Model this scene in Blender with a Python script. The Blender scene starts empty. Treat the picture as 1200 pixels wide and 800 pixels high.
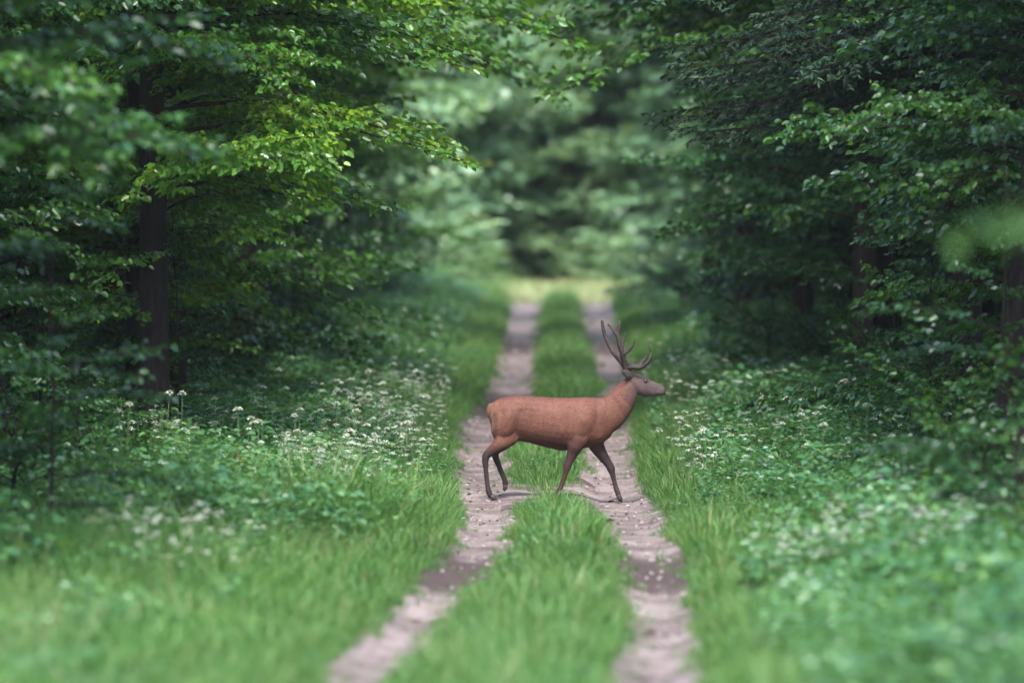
import bpy, math, random
import numpy as np
from mathutils import Vector

# ------------------------------------------------------------------ camera, world, sun, exposure
scene = bpy.context.scene
COL = scene.collection
R = math.radians

F_PX, W_PX, H_PX = 6240.0, 1200.0, 800.0        # focal length and photograph size in pixels
HORIZON = 273.0                                   # row of the horizon in the photograph
CAM_Z = 3.0
cam = bpy.data.cameras.new("camera")
cam.sensor_width = 36.0
cam.lens = 36.0 * F_PX / W_PX
cam.clip_start, cam.clip_end = 0.5, 2000.0
cam.dof.use_dof = True
cam.dof.focus_distance = 61.0
cam.dof.aperture_fstop = 0.88
cam.dof.aperture_blades = 9
cam_o = bpy.data.objects.new("camera", cam)
COL.objects.link(cam_o)
cam_o.location = (0, 0, CAM_Z)
cam_o.rotation_euler = (R(90) - math.atan((H_PX / 2 - HORIZON) / F_PX), 0, 0)
scene.camera = cam_o

SUN_EL, SUN_AZ = 56.0, 177.0                      # azimuth the light comes from, clockwise from +Y
world = bpy.data.worlds.new("World")
scene.world = world
world.use_nodes = True
wn = world.node_tree.nodes
sky = wn.new("ShaderNodeTexSky")
sky.sky_type = 'NISHITA'
sky.sun_disc = False
sky.sun_elevation = R(SUN_EL)
sky.sun_rotation = R(SUN_AZ)
sky.dust_density = 1.0
wn["Background"].inputs[1].default_value = 0.15
world.node_tree.links.new(sky.outputs[0], wn["Background"].inputs[0])

sun = bpy.data.lights.new("sun", 'SUN')
sun.energy = 1.5
sun.angle = R(25)
sun.color = (1.0, 0.97, 0.93)
sun_o = bpy.data.objects.new("sun", sun)
COL.objects.link(sun_o)
_d = Vector((math.sin(R(SUN_AZ)) * math.cos(R(SUN_EL)), math.cos(R(SUN_AZ)) * math.cos(R(SUN_EL)), math.sin(R(SUN_EL))))
sun_o.rotation_euler = _d.to_track_quat('Z', 'Y').to_euler()
sun_o.location = (0, 0, 40)

vs = scene.view_settings
vs.view_transform = 'Standard'
vs.look = 'None'
vs.exposure = 2.8
vs.gamma = 1.0
cy = scene.cycles
cy.max_bounces = 6
cy.diffuse_bounces = 3
cy.glossy_bounces = 2
cy.transmission_bounces = 3
cy.volume_bounces = 0
cy.use_denoising = True

rng = np.random.default_rng(7)

# ------------------------------------------------------------------ helpers
def link(o, parent=None):
    COL.objects.link(o)
    if parent is not None:
        o.parent = parent
    return o

def tag(o, label=None, cat=None, group=None, kind=None):
    if label: o['label'] = label
    if cat: o['category'] = cat
    if group: o['group'] = group
    if kind: o['kind'] = kind
    return o

def empty(name, loc, rz=0.0):
    o = bpy.data.objects.new(name, None)
    o.empty_display_size = 0.3
    o.location = loc
    o.rotation_euler = (0, 0, rz)
    return link(o)

def quads(name, verts, faces, mats, mat_idx=None, tint=None, smooth=False, attrs=None):
    """Mesh from numpy arrays, all faces quads."""
    me = bpy.data.meshes.new(name)
    verts = np.ascontiguousarray(verts, dtype=np.float32)
    faces = np.ascontiguousarray(faces, dtype=np.int32)
    n, m = len(verts), len(faces)
    me.vertices.add(n)
    me.vertices.foreach_set("co", verts.ravel())
    me.loops.add(m * 4)
    me.loops.foreach_set("vertex_index", faces.ravel())
    me.polygons.add(m)
    me.polygons.foreach_set("loop_start", np.arange(0, m * 4, 4, dtype=np.int32))
    try:
        me.polygons.foreach_set("loop_total", np.full(m, 4, dtype=np.int32))
    except Exception:
        pass
    for mt in mats:
        me.materials.append(mt)
    if mat_idx is not None:
        me.polygons.foreach_set("material_index", np.ascontiguousarray(mat_idx, dtype=np.int32))
    if smooth:
        me.polygons.foreach_set("use_smooth", np.ones(m, dtype=bool))
    if tint is not None:
        a = me.attributes.new("tint", 'FLOAT', 'POINT')
        a.data.foreach_set("value", np.ascontiguousarray(tint, dtype=np.float32))
    for k, (typ, arr) in (attrs or {}).items():
        a = me.attributes.new(k, typ, 'POINT')
        a.data.foreach_set("vector" if typ == 'FLOAT_VECTOR' else "value", np.ascontiguousarray(arr).ravel())
    me.update(calc_edges=True)
    me.validate()
    return me

class Acc:
    """Collects quad geometry."""
    def __init__(self):
        self.v, self.f, self.m, self.t, self.n = [], [], [], [], 0
    def add(self, v, f, m=0, t=0.5):
        v = np.asarray(v, float).reshape(-1, 3)
        f = np.asarray(f, int).reshape(-1, 4)
        self.v.append(v); self.f.append(f + self.n)
        self.m.append(np.full(len(f), m))
        self.t.append(np.broadcast_to(np.asarray(t, float), (len(v),)).copy())
        self.n += len(v)
    def addacc(self, o, xf=None, tshift=0.0):
        if not o.v: return
        v = np.concatenate(o.v)
        if xf is not None: v = xf(v)
        self.v.append(v); self.f.append(np.concatenate(o.f) + self.n)
        self.m.append(np.concatenate(o.m)); self.t.append(np.clip(np.concatenate(o.t) + tshift, 0, 1))
        self.n += len(v)
    def mesh(self, name, mats, smooth=False):
        return quads(name, np.concatenate(self.v), np.concatenate(self.f), mats,
                     np.concatenate(self.m), np.concatenate(self.t), smooth)

def unit(a):
    return a / np.maximum(np.linalg.norm(a, axis=-1, keepdims=True), 1e-9)

def tube(acc, path, rad, sides=6, m=0, t=0.5, cap=True):
    P = np.asarray(path, float); n = len(P)
    rad = np.broadcast_to(np.asarray(rad, float), (n,)).copy()
    if cap:
        d0, d1 = unit(P[0] - P[1]), unit(P[-1] - P[-2])
        P = np.vstack([P[0] + d0 * .001, P, P[-1] + d1 * rad[-1] * .6]); rad = np.concatenate([[rad[0] * .05], rad, [rad[-1] * .1]])
        n += 2
    T = unit(np.gradient(P, axis=0))
    ref = np.array([0, 0, 1.0]) if abs(T[n // 2, 2]) < 0.8 else np.array([0, 1.0, 0])
    U = unit(np.cross(T, ref)); V = np.cross(T, U)
    a = np.linspace(0, 2 * np.pi, sides, endpoint=False)
    ring = P[:, None] + rad[:, None, None] * (np.cos(a)[None, :, None] * U[:, None] + np.sin(a)[None, :, None] * V[:, None])
    i = np.arange(n - 1)[:, None] * sides; j = np.arange(sides)[None]; k = (j + 1) % sides
    f = np.stack([i + j, i + k, i + sides + k, i + sides + j], -1).reshape(-1, 4)
    acc.add(ring.reshape(-1, 3), f, m, t)

def leaf_quads(acc, P, D, N, L, Wd, m=0, t=None, fold=0.12, simple=False):
    """Leaves: pointed ovals folded along the midrib (two quads), or single diamonds."""
    P = np.asarray(P, float); n = len(P)
    if n == 0: return
    D = unit(D); S = unit(np.cross(N, D)); Nn = np.cross(D, S)
    L = np.asarray(L, float)[:, None]; Wd = np.asarray(Wd, float)[:, None]
    t = np.full(n, .5) if t is None else np.asarray(t)
    tip = P + D * L - Nn * L * .12
    if simple:
        c = P + D * L * .45
        v = np.stack([P, c - S * Wd, tip, c + S * Wd], 1)
        f = np.arange(n)[:, None] * 4 + np.array([0, 1, 2, 3])
        acc.add(v.reshape(-1, 3), f, m, np.repeat(t, 4)); return
    a = P + D * L * .25; b = P + D * L * .65; up = Nn * Wd * fold * 2
    v = np.stack([P, a + S * Wd * .85 + up, b + S * Wd * .75 + up, tip, b - S * Wd * .75 + up, a - S * Wd * .85 + up], 1)
    q = np.array([[0, 1, 2, 3], [0, 3, 4, 5]])
    f = (np.arange(n)[:, None, None] * 6 + q[None]).reshape(-1, 4)
    acc.add(v.reshape(-1, 3), f, m, np.repeat(t, 6))

def rotz(a):
    c, s = math.cos(a), math.sin(a)
    return np.array([[c, -s, 0], [s, c, 0], [0, 0, 1.0]])
def roty(a):
    c, s = math.cos(a), math.sin(a)
    return np.array([[c, 0, s], [0, 1, 0], [-s, 0, c]])

_ph = np.random.default_rng(3).uniform(0, 6.28, (12, 2)); _an = np.random.default_rng(4).uniform(0, 6.28, 12)
def noise2(x, y, s=1.0, o=4):
    v = 0; amp = 1.0; tot = 0
    for k in range(o):
        for q in range(3):
            a = _an[(k * 3 + q) % 12]; p = _ph[(k * 3 + q) % 12]
            fr = (1.9 ** k) / s
            v = v + amp * np.sin((x * math.cos(a) + y * math.sin(a)) * fr * 2.1 + p[0]) * np.cos((y * math.cos(a) - x * math.sin(a)) * fr * 1.7 + p[1])
            tot += amp
        amp *= .6
    return v / tot * 2.2

# ------------------------------------------------------------------ materials
def mat(name):
    m = bpy.data.materials.new(name); m.use_nodes = True
    nt = m.node_tree
    for n in list(nt.nodes): nt.nodes.remove(n)
    out = nt.nodes.new("ShaderNodeOutputMaterial")
    return m, nt, out

def N(nt, typ, **kw):
    n = nt.nodes.new(typ)
    for k, v in kw.items(): setattr(n, k, v)
    return n

def ramp(nt, fac, stops):
    r = N(nt, "ShaderNodeValToRGB")
    el = r.color_ramp.elements
    while len(el) < len(stops): el.new(0.5)
    for e, (p, c) in zip(el, stops):
        e.position = p; e.color = (*c, 1)
    nt.links.new(fac, r.inputs[0])
    return r.outputs[0]

def leaf_mat(name, stops, trans=0.35, rough=0.32, spec=0.55, objvar=0.25, tcol=1.5):
    m, nt, out = mat(name)
    at = N(nt, "ShaderNodeAttribute", attribute_name="tint")
    oi = N(nt, "ShaderNodeObjectInfo")
    ma = N(nt, "ShaderNodeMath", operation='MULTIPLY_ADD')
    nt.links.new(oi.outputs["Random"], ma.inputs[0]); ma.inputs[1].default_value = objvar; ma.inputs[2].default_value = -objvar / 2
    ad = N(nt, "ShaderNodeMath", operation='ADD', use_clamp=True)
    nt.links.new(at.outputs["Fac"], ad.inputs[0]); nt.links.new(ma.outputs[0], ad.inputs[1])
    col = ramp(nt, ad.outputs[0], stops)
    p = N(nt, "ShaderNodeBsdfPrincipled")
    nt.links.new(col, p.inputs["Base Color"])
    p.inputs["Roughness"].default_value = rough
    p.inputs["Specular IOR Level"].default_value = spec
    tr = N(nt, "ShaderNodeBsdfTranslucent")
    mx = N(nt, "ShaderNodeMix", data_type='RGBA', blend_type='MULTIPLY')
    mx.inputs[0].default_value = 1.0
    nt.links.new(col, mx.inputs[6]); mx.inputs[7].default_value = (tcol * 1.1, tcol, tcol * .5, 1)
    nt.links.new(mx.outputs[2], tr.inputs[0])
    sh = N(nt, "ShaderNodeMixShader"); sh.inputs[0].default_value = trans
    nt.links.new(p.outputs[0], sh.inputs[1]); nt.links.new(tr.outputs[0], sh.inputs[2])
    nt.links.new(sh.outputs[0], out.inputs[0])
    return m

def noise_mat(name, stops, scale=6.0, rough=0.85, bump=0.3, detail=6.0, stretch=(1, 1, 1), spec=0.2, bscale=None):
    m, nt, out = mat(name)
    tc = N(nt, "ShaderNodeTexCoord"); mp = N(nt, "ShaderNodeMapping"); mp.inputs["Scale"].default_value = stretch
    nt.links.new(tc.outputs["Object"], mp.inputs[0])
    nz = N(nt, "ShaderNodeTexNoise"); nz.inputs["Scale"].default_value = scale; nz.inputs["Detail"].default_value = detail
    nt.links.new(mp.outputs[0], nz.inputs["Vector"])
    p = N(nt, "ShaderNodeBsdfPrincipled")
    nt.links.new(ramp(nt, nz.outputs[0], stops), p.inputs["Base Color"])
    p.inputs["Roughness"].default_value = rough; p.inputs["Specular IOR Level"].default_value = spec
    if bump:
        b = N(nt, "ShaderNodeBump"); b.inputs["Strength"].default_value = bump; b.inputs["Distance"].default_value = 0.03
        nz2 = N(nt, "ShaderNodeTexNoise"); nz2.inputs["Scale"].default_value = bscale or scale * 3; nz2.inputs["Detail"].default_value = 4
        nt.links.new(mp.outputs[0], nz2.inputs["Vector"])
        nt.links.new(nz2.outputs[0], b.inputs["Height"]); nt.links.new(b.outputs[0], p.inputs["Normal"])
    nt.links.new(p.outputs[0], out.inputs[0])
    return m

M = {}
M['leaf'] = leaf_mat("broad_leaf", [(0, (.011, .042, .012)), (.5, (.034, .105, .018)), (1, (.095, .21, .02))])
M['leaf_lime'] = leaf_mat('lit_lime_leaf', [(0, (.022, .075, .014)), (.5, (.062, .17, .02)), (1, (.19, .31, .02))], trans=.42)  # yellow green, with sky light on the boughs put into the colour
M['leaf_cool'] = leaf_mat('cool_green_leaf', [(0, (.018, .065, .03)), (.5, (.036, .12, .045)), (1, (.07, .19, .05))], rough=.26, spec=.65)
M['leaf_far'] = leaf_mat("haze_pale_leaf", [(0, (.08, .17, .095)), (.5, (.165, .285, .15)), (1, (.28, .385, .17))], trans=.42)  # leaf paled to carry far haze and clearing light in its colour
M['leaf_shrub'] = leaf_mat("shrub_leaf", [(0, (.011, .042, .017)), (.5, (.027, .09, .022)), (1, (.07, .17, .02))], rough=.3)
M['needle'] = leaf_mat("spruce_needle", [(0, (.008, .022, .012)), (.6, (.018, .048, .02)), (1, (.04, .10, .028))], trans=.1, rough=.65, spec=.3)
M['grass'] = leaf_mat("grass_blade", [(0, (.028, .088, .026)), (.5, (.062, .155, .038)), (.82, (.105, .22, .045)), (1, (.24, .25, .12))], trans=.38, rough=.5, spec=.35, objvar=.4)
M['herb'] = leaf_mat("herb_leaf", [(0, (.03, .10, .042)), (.5, (.065, .175, .06)), (1, (.13, .25, .06))], trans=.3, rough=.33, spec=.6, objvar=.35)
M['dry'] = leaf_mat("dry_grass", [(0, (.14, .2, .08)), (.5, (.27, .31, .15)), (1, (.42, .42, .25))], trans=.3, rough=.6)
M['bark'] = noise_mat("brown_bark", [(.3, (.008, .0045, .005)), (.6, (.021, .0125, .012)), (.8, (.042, .031, .026))], scale=9, stretch=(2.5, 2.5, .5), bump=.8)
M['twig'] = noise_mat("twig_bark", [(.3, (.03, .02, .015)), (.7, (.06, .042, .03))], scale=20, bump=0)
M['floor'] = noise_mat("forest_floor", [(.3, (.018, .012, .010)), (.5, (.045, .028, .020)), (.7, (.05, .055, .02))], scale=.9, detail=10, bump=.7, bscale=14)
M['litter'] = noise_mat("leaf_litter", [(.35, (.05, .032, .026)), (.55, (.12, .085, .07)), (.7, (.2, .16, .13))], scale=3, bump=0)
M['stone'] = noise_mat("pale_stone", [(.3, (.17, .14, .13)), (.7, (.3, .26, .25))], scale=5, bump=.2)
M['petal'] = leaf_mat("white_petal", [(0, (.46, .5, .44)), (1, (.64, .66, .6))], trans=.3, rough=.6, tcol=1.0)
M['purple'] = leaf_mat("purple_petal", [(0, (.25, .12, .4)), (1, (.35, .18, .5))], trans=.3, rough=.6, tcol=1.0)
M['stem'] = leaf_mat("green_stem", [(0, (.05, .11, .03)), (1, (.09, .17, .05))], trans=.1, rough=.5)

def soil_mat():
    m, nt, out = mat("sandy_track")
    tc = N(nt, "ShaderNodeTexCoord")
    def nz(s, d=6):
        n = N(nt, "ShaderNodeTexNoise"); n.inputs["Scale"].default_value = s; n.inputs["Detail"].default_value = d
        nt.links.new(tc.outputs["Object"], n.inputs["Vector"]); return n.outputs[0]
    base = ramp(nt, nz(2.2, 10), [(.3, (.09, .068, .062)), (.5, (.165, .132, .125)), (.72, (.235, .198, .19))])
    fine = ramp(nt, nz(24, 3), [(.36, (.55, .5, .48)), (.48, (1, 1, 1)), (.7, (1.12, 1.1, 1.1))])
    mx = N(nt, "ShaderNodeMix", data_type='RGBA', blend_type='MULTIPLY'); mx.inputs[0].default_value = 1
    nt.links.new(base, mx.inputs[6]); nt.links.new(fine, mx.inputs[7])
    at = N(nt, "ShaderNodeAttribute", attribute_name="damp")  # higher value, darker soil
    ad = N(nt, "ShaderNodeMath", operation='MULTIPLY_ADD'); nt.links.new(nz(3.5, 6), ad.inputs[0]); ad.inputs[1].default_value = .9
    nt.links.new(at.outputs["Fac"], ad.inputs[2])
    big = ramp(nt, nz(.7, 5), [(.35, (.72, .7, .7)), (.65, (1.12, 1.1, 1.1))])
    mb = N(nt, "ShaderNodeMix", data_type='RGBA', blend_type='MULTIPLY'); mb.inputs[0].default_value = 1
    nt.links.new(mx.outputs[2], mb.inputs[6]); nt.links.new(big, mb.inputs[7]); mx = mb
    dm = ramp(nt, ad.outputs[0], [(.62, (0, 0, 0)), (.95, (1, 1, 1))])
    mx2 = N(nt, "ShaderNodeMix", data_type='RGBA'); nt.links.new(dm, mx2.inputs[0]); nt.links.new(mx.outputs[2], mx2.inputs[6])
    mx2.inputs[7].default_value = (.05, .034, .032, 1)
    p = N(nt, "ShaderNodeBsdfPrincipled"); nt.links.new(mx2.outputs[2], p.inputs["Base Color"])
    p.inputs["Roughness"].default_value = .9; p.inputs["Specular IOR Level"].default_value = .2
    b = N(nt, "ShaderNodeBump"); b.inputs["Strength"].default_value = .6; b.inputs["Distance"].default_value = .02
    nt.links.new(nz(14, 8), b.inputs["Height"]); nt.links.new(b.outputs[0], p.inputs["Normal"])
    nt.links.new(p.outputs[0], out.inputs[0])
    return m
M['soil'] = soil_mat()

# ------------------------------------------------------------------ terrain
PROF_Y = np.array([-400, -60, 0, 12, 22, 37, 42, 47, 52, 60, 67, 75, 85, 95, 112, 130, 150, 220, 900])
PROF_Z = np.array([1.3, 1.3, 1.3, .8, .2, -.13, -.14, -.12, -.02, 0, .12, .3, .5, .8, 1.26, 1.5, 1.62, 1.8, 1.8])
_fy = np.linspace(-400, 900, 5201)
_fz = np.interp(_fy, PROF_Y, PROF_Z)
_k = np.exp(-np.linspace(-2, 2, 17) ** 2); _k /= _k.sum()
_fz = np.convolve(np.pad(_fz, 8, mode='edge'), _k, mode='valid')
# wheel ruts: distance, left rut outer and inner edge, right rut inner and outer edge (metres)
TR = np.array([
    (-60, -3.2, -2.5, -1.2, -.5), (20, -2.1, -1.45, .25, .95),
    (37.1, -1.34, -.79, .68, 1.28), (40, -1.23, -.63, .85, 1.37), (43.3, -1.01, -.51, .92, 1.49), (47, -.86, -.33, .96, 1.6),
    (50.5, -.62, .03, .95, 1.62), (55.4, -.54, .07, .91, 1.62), (61.5, -.63, .01, .77, 1.54), (66.3, -.73, -.05, .86, 1.56),
    (73.3, -.79, .05, 1.06, 1.67), (79, -.62, .28, 1.27, 1.78), (87.2, -.34, .41, 1.42, 1.96), (95.8, -.26, .45, 1.38, 2.09),
    (107, -.14, .58, 1.39, 2.13), (115, -.07, .7, 1.44, 2.25), (130, -.04, .83, 1.58, 2.33), (150, 1.5, 2.4, 3.0, 3.9)])
def edges(Y):
    return [np.interp(Y, TR[:, 0], TR[:, k]) for k in range(1, 5)]
def ss(a, b, x):
    t = np.clip((x - a) / (b - a), 0, 1); return t * t * (3 - 2 * t)
def rut_in(x, Y, grow=0.0):
    """How far inside a rut (positive metres), negative outside."""
    a, b, c, d = edges(Y)
    return np.maximum(np.minimum(x - a, b - x), np.minimum(x - c, d - x)) + grow
def ground_h(x, Y):
    x = np.asarray(x, float); Y = np.asarray(Y, float)
    a, b, c, d = edges(Y)
    z = np.interp(Y, _fy, _fz)
    off = np.maximum(a - x, x - d)                       # distance outside the track
    z = z + ss(.1, 3.5, off) * .22 + ss(4, 20, off) * .5
    z = z - ss(-.05, .22, rut_in(x, Y)) * .07 * (1 - .85 * np.exp(-((Y - 60.2) / 3.2) ** 2) * ss(.8, .4, x))
    z = z + noise2(x, Y, 6.0, 2) * .05 * ss(0, 2, off) + noise2(x + 9, Y, 1.2, 3) * .02
    return z
def gz(x, Y): return float(ground_h(np.array([x]), np.array([Y]))[0])

def grid_mesh(name, xs, ys, hfun, mats, attrs=None, smooth=True):
    X, Y = np.meshgrid(xs, ys)
    Z = hfun(X.ravel(), Y.ravel())
    v = np.stack([X.ravel(), Y.ravel(), Z], 1)
    nx, ny = len(xs), len(ys)
    i = np.arange(ny - 1)[:, None] * nx + np.arange(nx - 1)[None]
    f = np.stack([i, i + 1, i + nx + 1, i + nx], -1).reshape(-1, 4)
    return quads(name, v, f, mats, smooth=smooth)

xs = np.concatenate([[-600, -200, -80, -40, -28], np.arange(-20, -5, .6), np.arange(-5, 5.2, .16), np.arange(5.6, 21, .6), [28, 40, 80, 200, 600]])
ys = np.concatenate([[-400, -100, -40, -10, 0, 8, 14, 20], np.arange(24, 160, .5), [162, 166, 172, 180, 200, 240, 320, 500, 900]])
g = bpy.data.objects.new("ground", grid_mesh("ground", xs, ys, lambda x, y: ground_h(x, y) - .02 * ss(-.2, .1, rut_in(x, y)), [M['floor']]))
link(g); tag(g, "brown forest floor under the trees and grass", kind="structure")

def rut_sheet(ia, ib, label):
    ysr = np.arange(22, 138, .22)
    E = edges(ysr); A, B = E[ia], E[ib]
    nx = 15
    u = np.linspace(0, 1, nx)
    wob = lambda s: noise2(ysr * 1.0, ysr * 0 + s, .9, 3) * .05
    A2, B2 = A - .06 + wob(1 + ia), B + .06 + wob(5 + ia)
    X = A2[:, None] + (B2 - A2)[:, None] * u[None]
    Y = np.repeat(ysr[:, None], nx, 1)
    Z = ground_h(X.ravel(), Y.ravel()) + .006 + noise2(X.ravel() * 4, Y.ravel() * 3, .5, 3) * .008 * 1
    v = np.stack([X.ravel(), Y.ravel(), Z], 1)
    n = len(ysr)
    i = np.arange(n - 1)[:, None] * nx + np.arange(nx - 1)[None]
    f = np.stack([i, i + 1, i + nx + 1, i + nx], -1).reshape(-1, 4)
    Yf = Y.ravel(); Xf = X.ravel()
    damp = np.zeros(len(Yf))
    for c, w, s in ((48.8, 2.0, .75), (80.5, 4.5, .7), (99, 3.2, .6)):  # soil darkened in three bands across the track
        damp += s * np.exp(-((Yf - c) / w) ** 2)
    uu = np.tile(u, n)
    damp += .25 * (np.abs(uu - .5) * 2) ** 3 * .8  # darker towards both edges
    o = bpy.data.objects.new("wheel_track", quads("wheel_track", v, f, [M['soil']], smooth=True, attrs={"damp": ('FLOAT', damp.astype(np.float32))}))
    link(o); tag(o, label, kind="structure")
rut_sheet(0, 1, "pale sandy wheel track left of the grass strip, under the stag's hind legs")
rut_sheet(2, 3, "pale sandy wheel track right of the grass strip, under the stag's head")

def worn_patch():
    xs_, ys_ = np.linspace(-.12, .98, 30), np.linspace(57.6, 62.9, 44)
    X, Y = np.meshgrid(xs_, ys_)
    cy_ = 60.25; yy_ = cy_ + (Y - cy_) * (1 + .28 * noise2(X * 3, X * 0 + np.sign(Y - cy_) * 3, .8, 2))
    v = np.stack([X.ravel(), yy_.ravel(), ground_h(X.ravel(), yy_.ravel()) + .014], 1)
    i = np.arange(43)[:, None] * 30 + np.arange(29)[None]
    f = np.stack([i, i + 1, i + 31, i + 30], -1).reshape(-1, 4)
    d = (.1 + .4 * (np.abs(Y - cy_) / 2.6) ** 2).ravel().astype(np.float32)  # darker towards the near and far ends
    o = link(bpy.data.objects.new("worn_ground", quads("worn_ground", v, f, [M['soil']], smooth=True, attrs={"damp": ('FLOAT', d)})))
    tag(o, "bare trodden soil between the wheel tracks under the stag", kind="structure")
worn_patch()

# ------------------------------------------------------------------ the stag
SC = 1 / 3.0786 / 104.0
def zp(zx, zy, y=0.0):
    return ((zx - 330) * SC, y, (715 - zy) * SC)

def loft(rings, seg=20):
    """rings: (zx, zy, y, half width in the picture plane, half depth, tilt); tilt = direction of the first half width in degrees."""
    V, Fc = [], []
    a = np.linspace(0, 2 * np.pi, seg, endpoint=False)
    for (zx, zy, y, ru, rv, til) in rings:
        c = np.array(zp(zx, zy, y)); t = R(til)
        u = np.array([math.cos(t), 0, math.sin(t)]); w = np.array([0, 1.0, 0])
        V += list(c + (ru * SC) * np.cos(a)[:, None] * u + rv * np.sin(a)[:, None] * w)
    n = len(rings)
    for i in range(n - 1):
        for j in range(seg):
            k = (j + 1) % seg
            Fc.append((i * seg + j, i * seg + k, (i + 1) * seg + k, (i + 1) * seg + j))
    Fc.append(tuple(range(seg))[::-1]); Fc.append(tuple((n - 1) * seg + j for j in range(seg)))
    return V, Fc

def limb(pts, y0=None, seg=14, flat=.85):
    """pts: (zx, zy, y, r)"""
    out = []
    for i, (zx, zy, y, r) in enumerate(pts):
        a = pts[max(0, i - 1)]; b = pts[min(len(pts) - 1, i + 1)]
        ang = math.degrees(math.atan2(-(b[1] - a[1]), b[0] - a[0])) + 90
        out.append((zx, zy, y, r, min(r * SC * flat, .05 + .028 * math.exp(-max(0, r - 25) / 12)) if r > 25 else r * SC * flat, ang))
    return loft(out, seg)

def join_lofts(lofts):
    V, Fc = [], []
    for v, f in lofts:
        o = len(V); V += [tuple(p) for p in v]; Fc += [tuple(i + o for i in q) for q in f]
    return V, Fc

def ellipsoid(zx, zy, y, rx, rz, ry, til=0):
    rings = []
    for t in np.linspace(-.985, .985, 11):
        s = math.sqrt(1 - t * t); tr = R(til)
        rings.append((zx + t * rx * math.cos(tr), zy - t * rx * math.sin(tr), y, rz * s, ry * s, til + 90))
    return loft(rings, 16)

NEAR, FAR = -.1, .1
torso = []
for zx, top, bot, hw in ((104, 383, 432, .05), (110, 369, 455, .10), (124, 358, 478, .145), (150, 347, 496, .175), (190, 338, 502, .185), (240, 340, 509, .178),
                         (300, 345, 526, .208), (360, 348, 540, .22), (410, 347, 537, .21), (450, 345, 530, .195), (485, 346, 522, .175), (515, 351, 510, .145), (540, 360, 490, .105), (556, 380, 462, .06)):
    torso.append((zx, (top + bot) / 2, 0, (bot - top) / 2, hw, 90))
neck = [(470, 425, 0, 70, .13, 120), (505, 420, 0, 70, .13, 124), (535, 406, 0, 64, .118, 128), (560, 384, 0, 58, .104, 132), (582, 359, 0, 51, .092, 134), (600, 332, 0, 44, .084, 134), (614, 309, 0, 37, .076, 130), (626, 292, 0, 29, .068, 122)]
head = [(600, 276, 0, 14, .05, 100), (612, 286, 0, 28, .068, 100), (632, 299, 0, 37, .077, 97), (652, 306, 0, 39, .08, 93), (672, 311, 0, 34, .07, 89), (692, 316, 0, 27.5, .054, 86), (712, 320, 0, 22, .045, 84), (726, 323, 0, 18, .042, 82), (736, 326, 0, 13.5, .037, 80), (741, 328, 0, 7, .024, 80)]
lofts = [loft(torso, 24), loft(neck, 20), loft(head, 20)]
# muscle masses: haunches and shoulders, both sides
for s in (-1, 1):
    lofts.append(ellipsoid(166, 434, s * .088, 78, 50, .118, 62))
    lofts.append(ellipsoid(448, 442, s * .115, 76, 40, .098, 60))
# hind legs and fore legs, near side (towards the camera) is -Y
lofts.append(limb([(172, 425, NEAR, 62), (168, 462, NEAR, 52), (160, 490, NEAR - .01, 42), (146, 510, NEAR - .01, 30), (128, 525, NEAR - .01, 22), (106, 542, NEAR, 17.5), (91, 556, NEAR, 15), (88, 575, NEAR, 12.5), (90, 600, NEAR, 9.8), (93, 635, NEAR, 8.8), (97, 668, NEAR, 9), (100, 684, NEAR, 11.5), (106, 698, NEAR, 10.5), (112, 707, NEAR, 10)]))
lofts.append(limb([(180, 430, FAR, 58), (178, 470, FAR, 46), (168, 500, FAR, 33), (150, 520, FAR, 23), (132, 536, FAR, 17), (122, 552, FAR, 14.5), (128, 572, FAR, 12), (138, 597, FAR, 10), (150, 628, FAR, 9.5), (158, 645, FAR, 10.5), (161, 658, FAR, 10), (160, 668, FAR, 9)]))
lofts.append(limb([(452, 430, NEAR - .02, 46), (438, 465, NEAR - .03, 42), (424, 500, NEAR - .03, 33), (412, 527, NEAR - .02, 26), (401, 552, NEAR, 20), (391, 576, NEAR, 15.5), (384, 594, NEAR, 15.5), (380, 612, NEAR, 11), (373, 635, NEAR, 9), (365, 658, NEAR, 8.5), (359, 674, NEAR, 10.5), (353, 688, NEAR, 10), (350, 698, NEAR, 9.5)]))
lofts.append(limb([(470, 450, FAR, 44), (482, 500, FAR, 36), (494, 530, FAR, 27), (508, 552, FAR, 22), (524, 575, FAR, 17.5), (536, 592, FAR, 15), (543, 606, FAR, 15.5), (548, 624, FAR, 11), (553, 645, FAR, 9), (559, 668, FAR, 9), (563, 682, FAR, 10.5), (568, 696, FAR, 10), (571, 706, FAR, 9.5)]))
# tail and ears
lofts.append(limb([(112, 372, 0, 10), (105, 384, 0, 11), (102, 400, 0, 10), (103, 416, 0, 7), (105, 424, 0, 3)], flat=1.1))
for s in (-1, 1):
    e = []
    for t, w in ((0, .024), (.2, .042), (.5, .052), (.8, .037), (1.0, .009)):
        p = np.array(zp(621, 270, s * .055)) + t * np.array([-.12, s * .10, .06])
        e.append((p, w))
    V, Fc = [], []; a = np.linspace(0, 2 * np.pi, 12, endpoint=False)
    ax = unit(np.array([-.12, s * .10, .06])); nn = unit(np.cross(ax, np.array([0, 0, 1.0]))); bb = np.cross(ax, nn)
    for p, w in e: V += [p + w * math.cos(q) * bb + .011 * math.sin(q) * nn for q in a]
    for i in range(4):
        for j in range(12): Fc.append((i * 12 + j, i * 12 + (j + 1) % 12, (i + 1) * 12 + (j + 1) % 12, (i + 1) * 12 + j))
    Fc.append(tuple(range(12))[::-1]); Fc.append(tuple(48 + j for j in range(12)))
    lofts.append((V, Fc))
V, Fc = join_lofts(lofts)
tmp = bpy.data.meshes.new("body_raw"); tmp.from_pydata(V, [], Fc); tmp.update()
import bmesh
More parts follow.
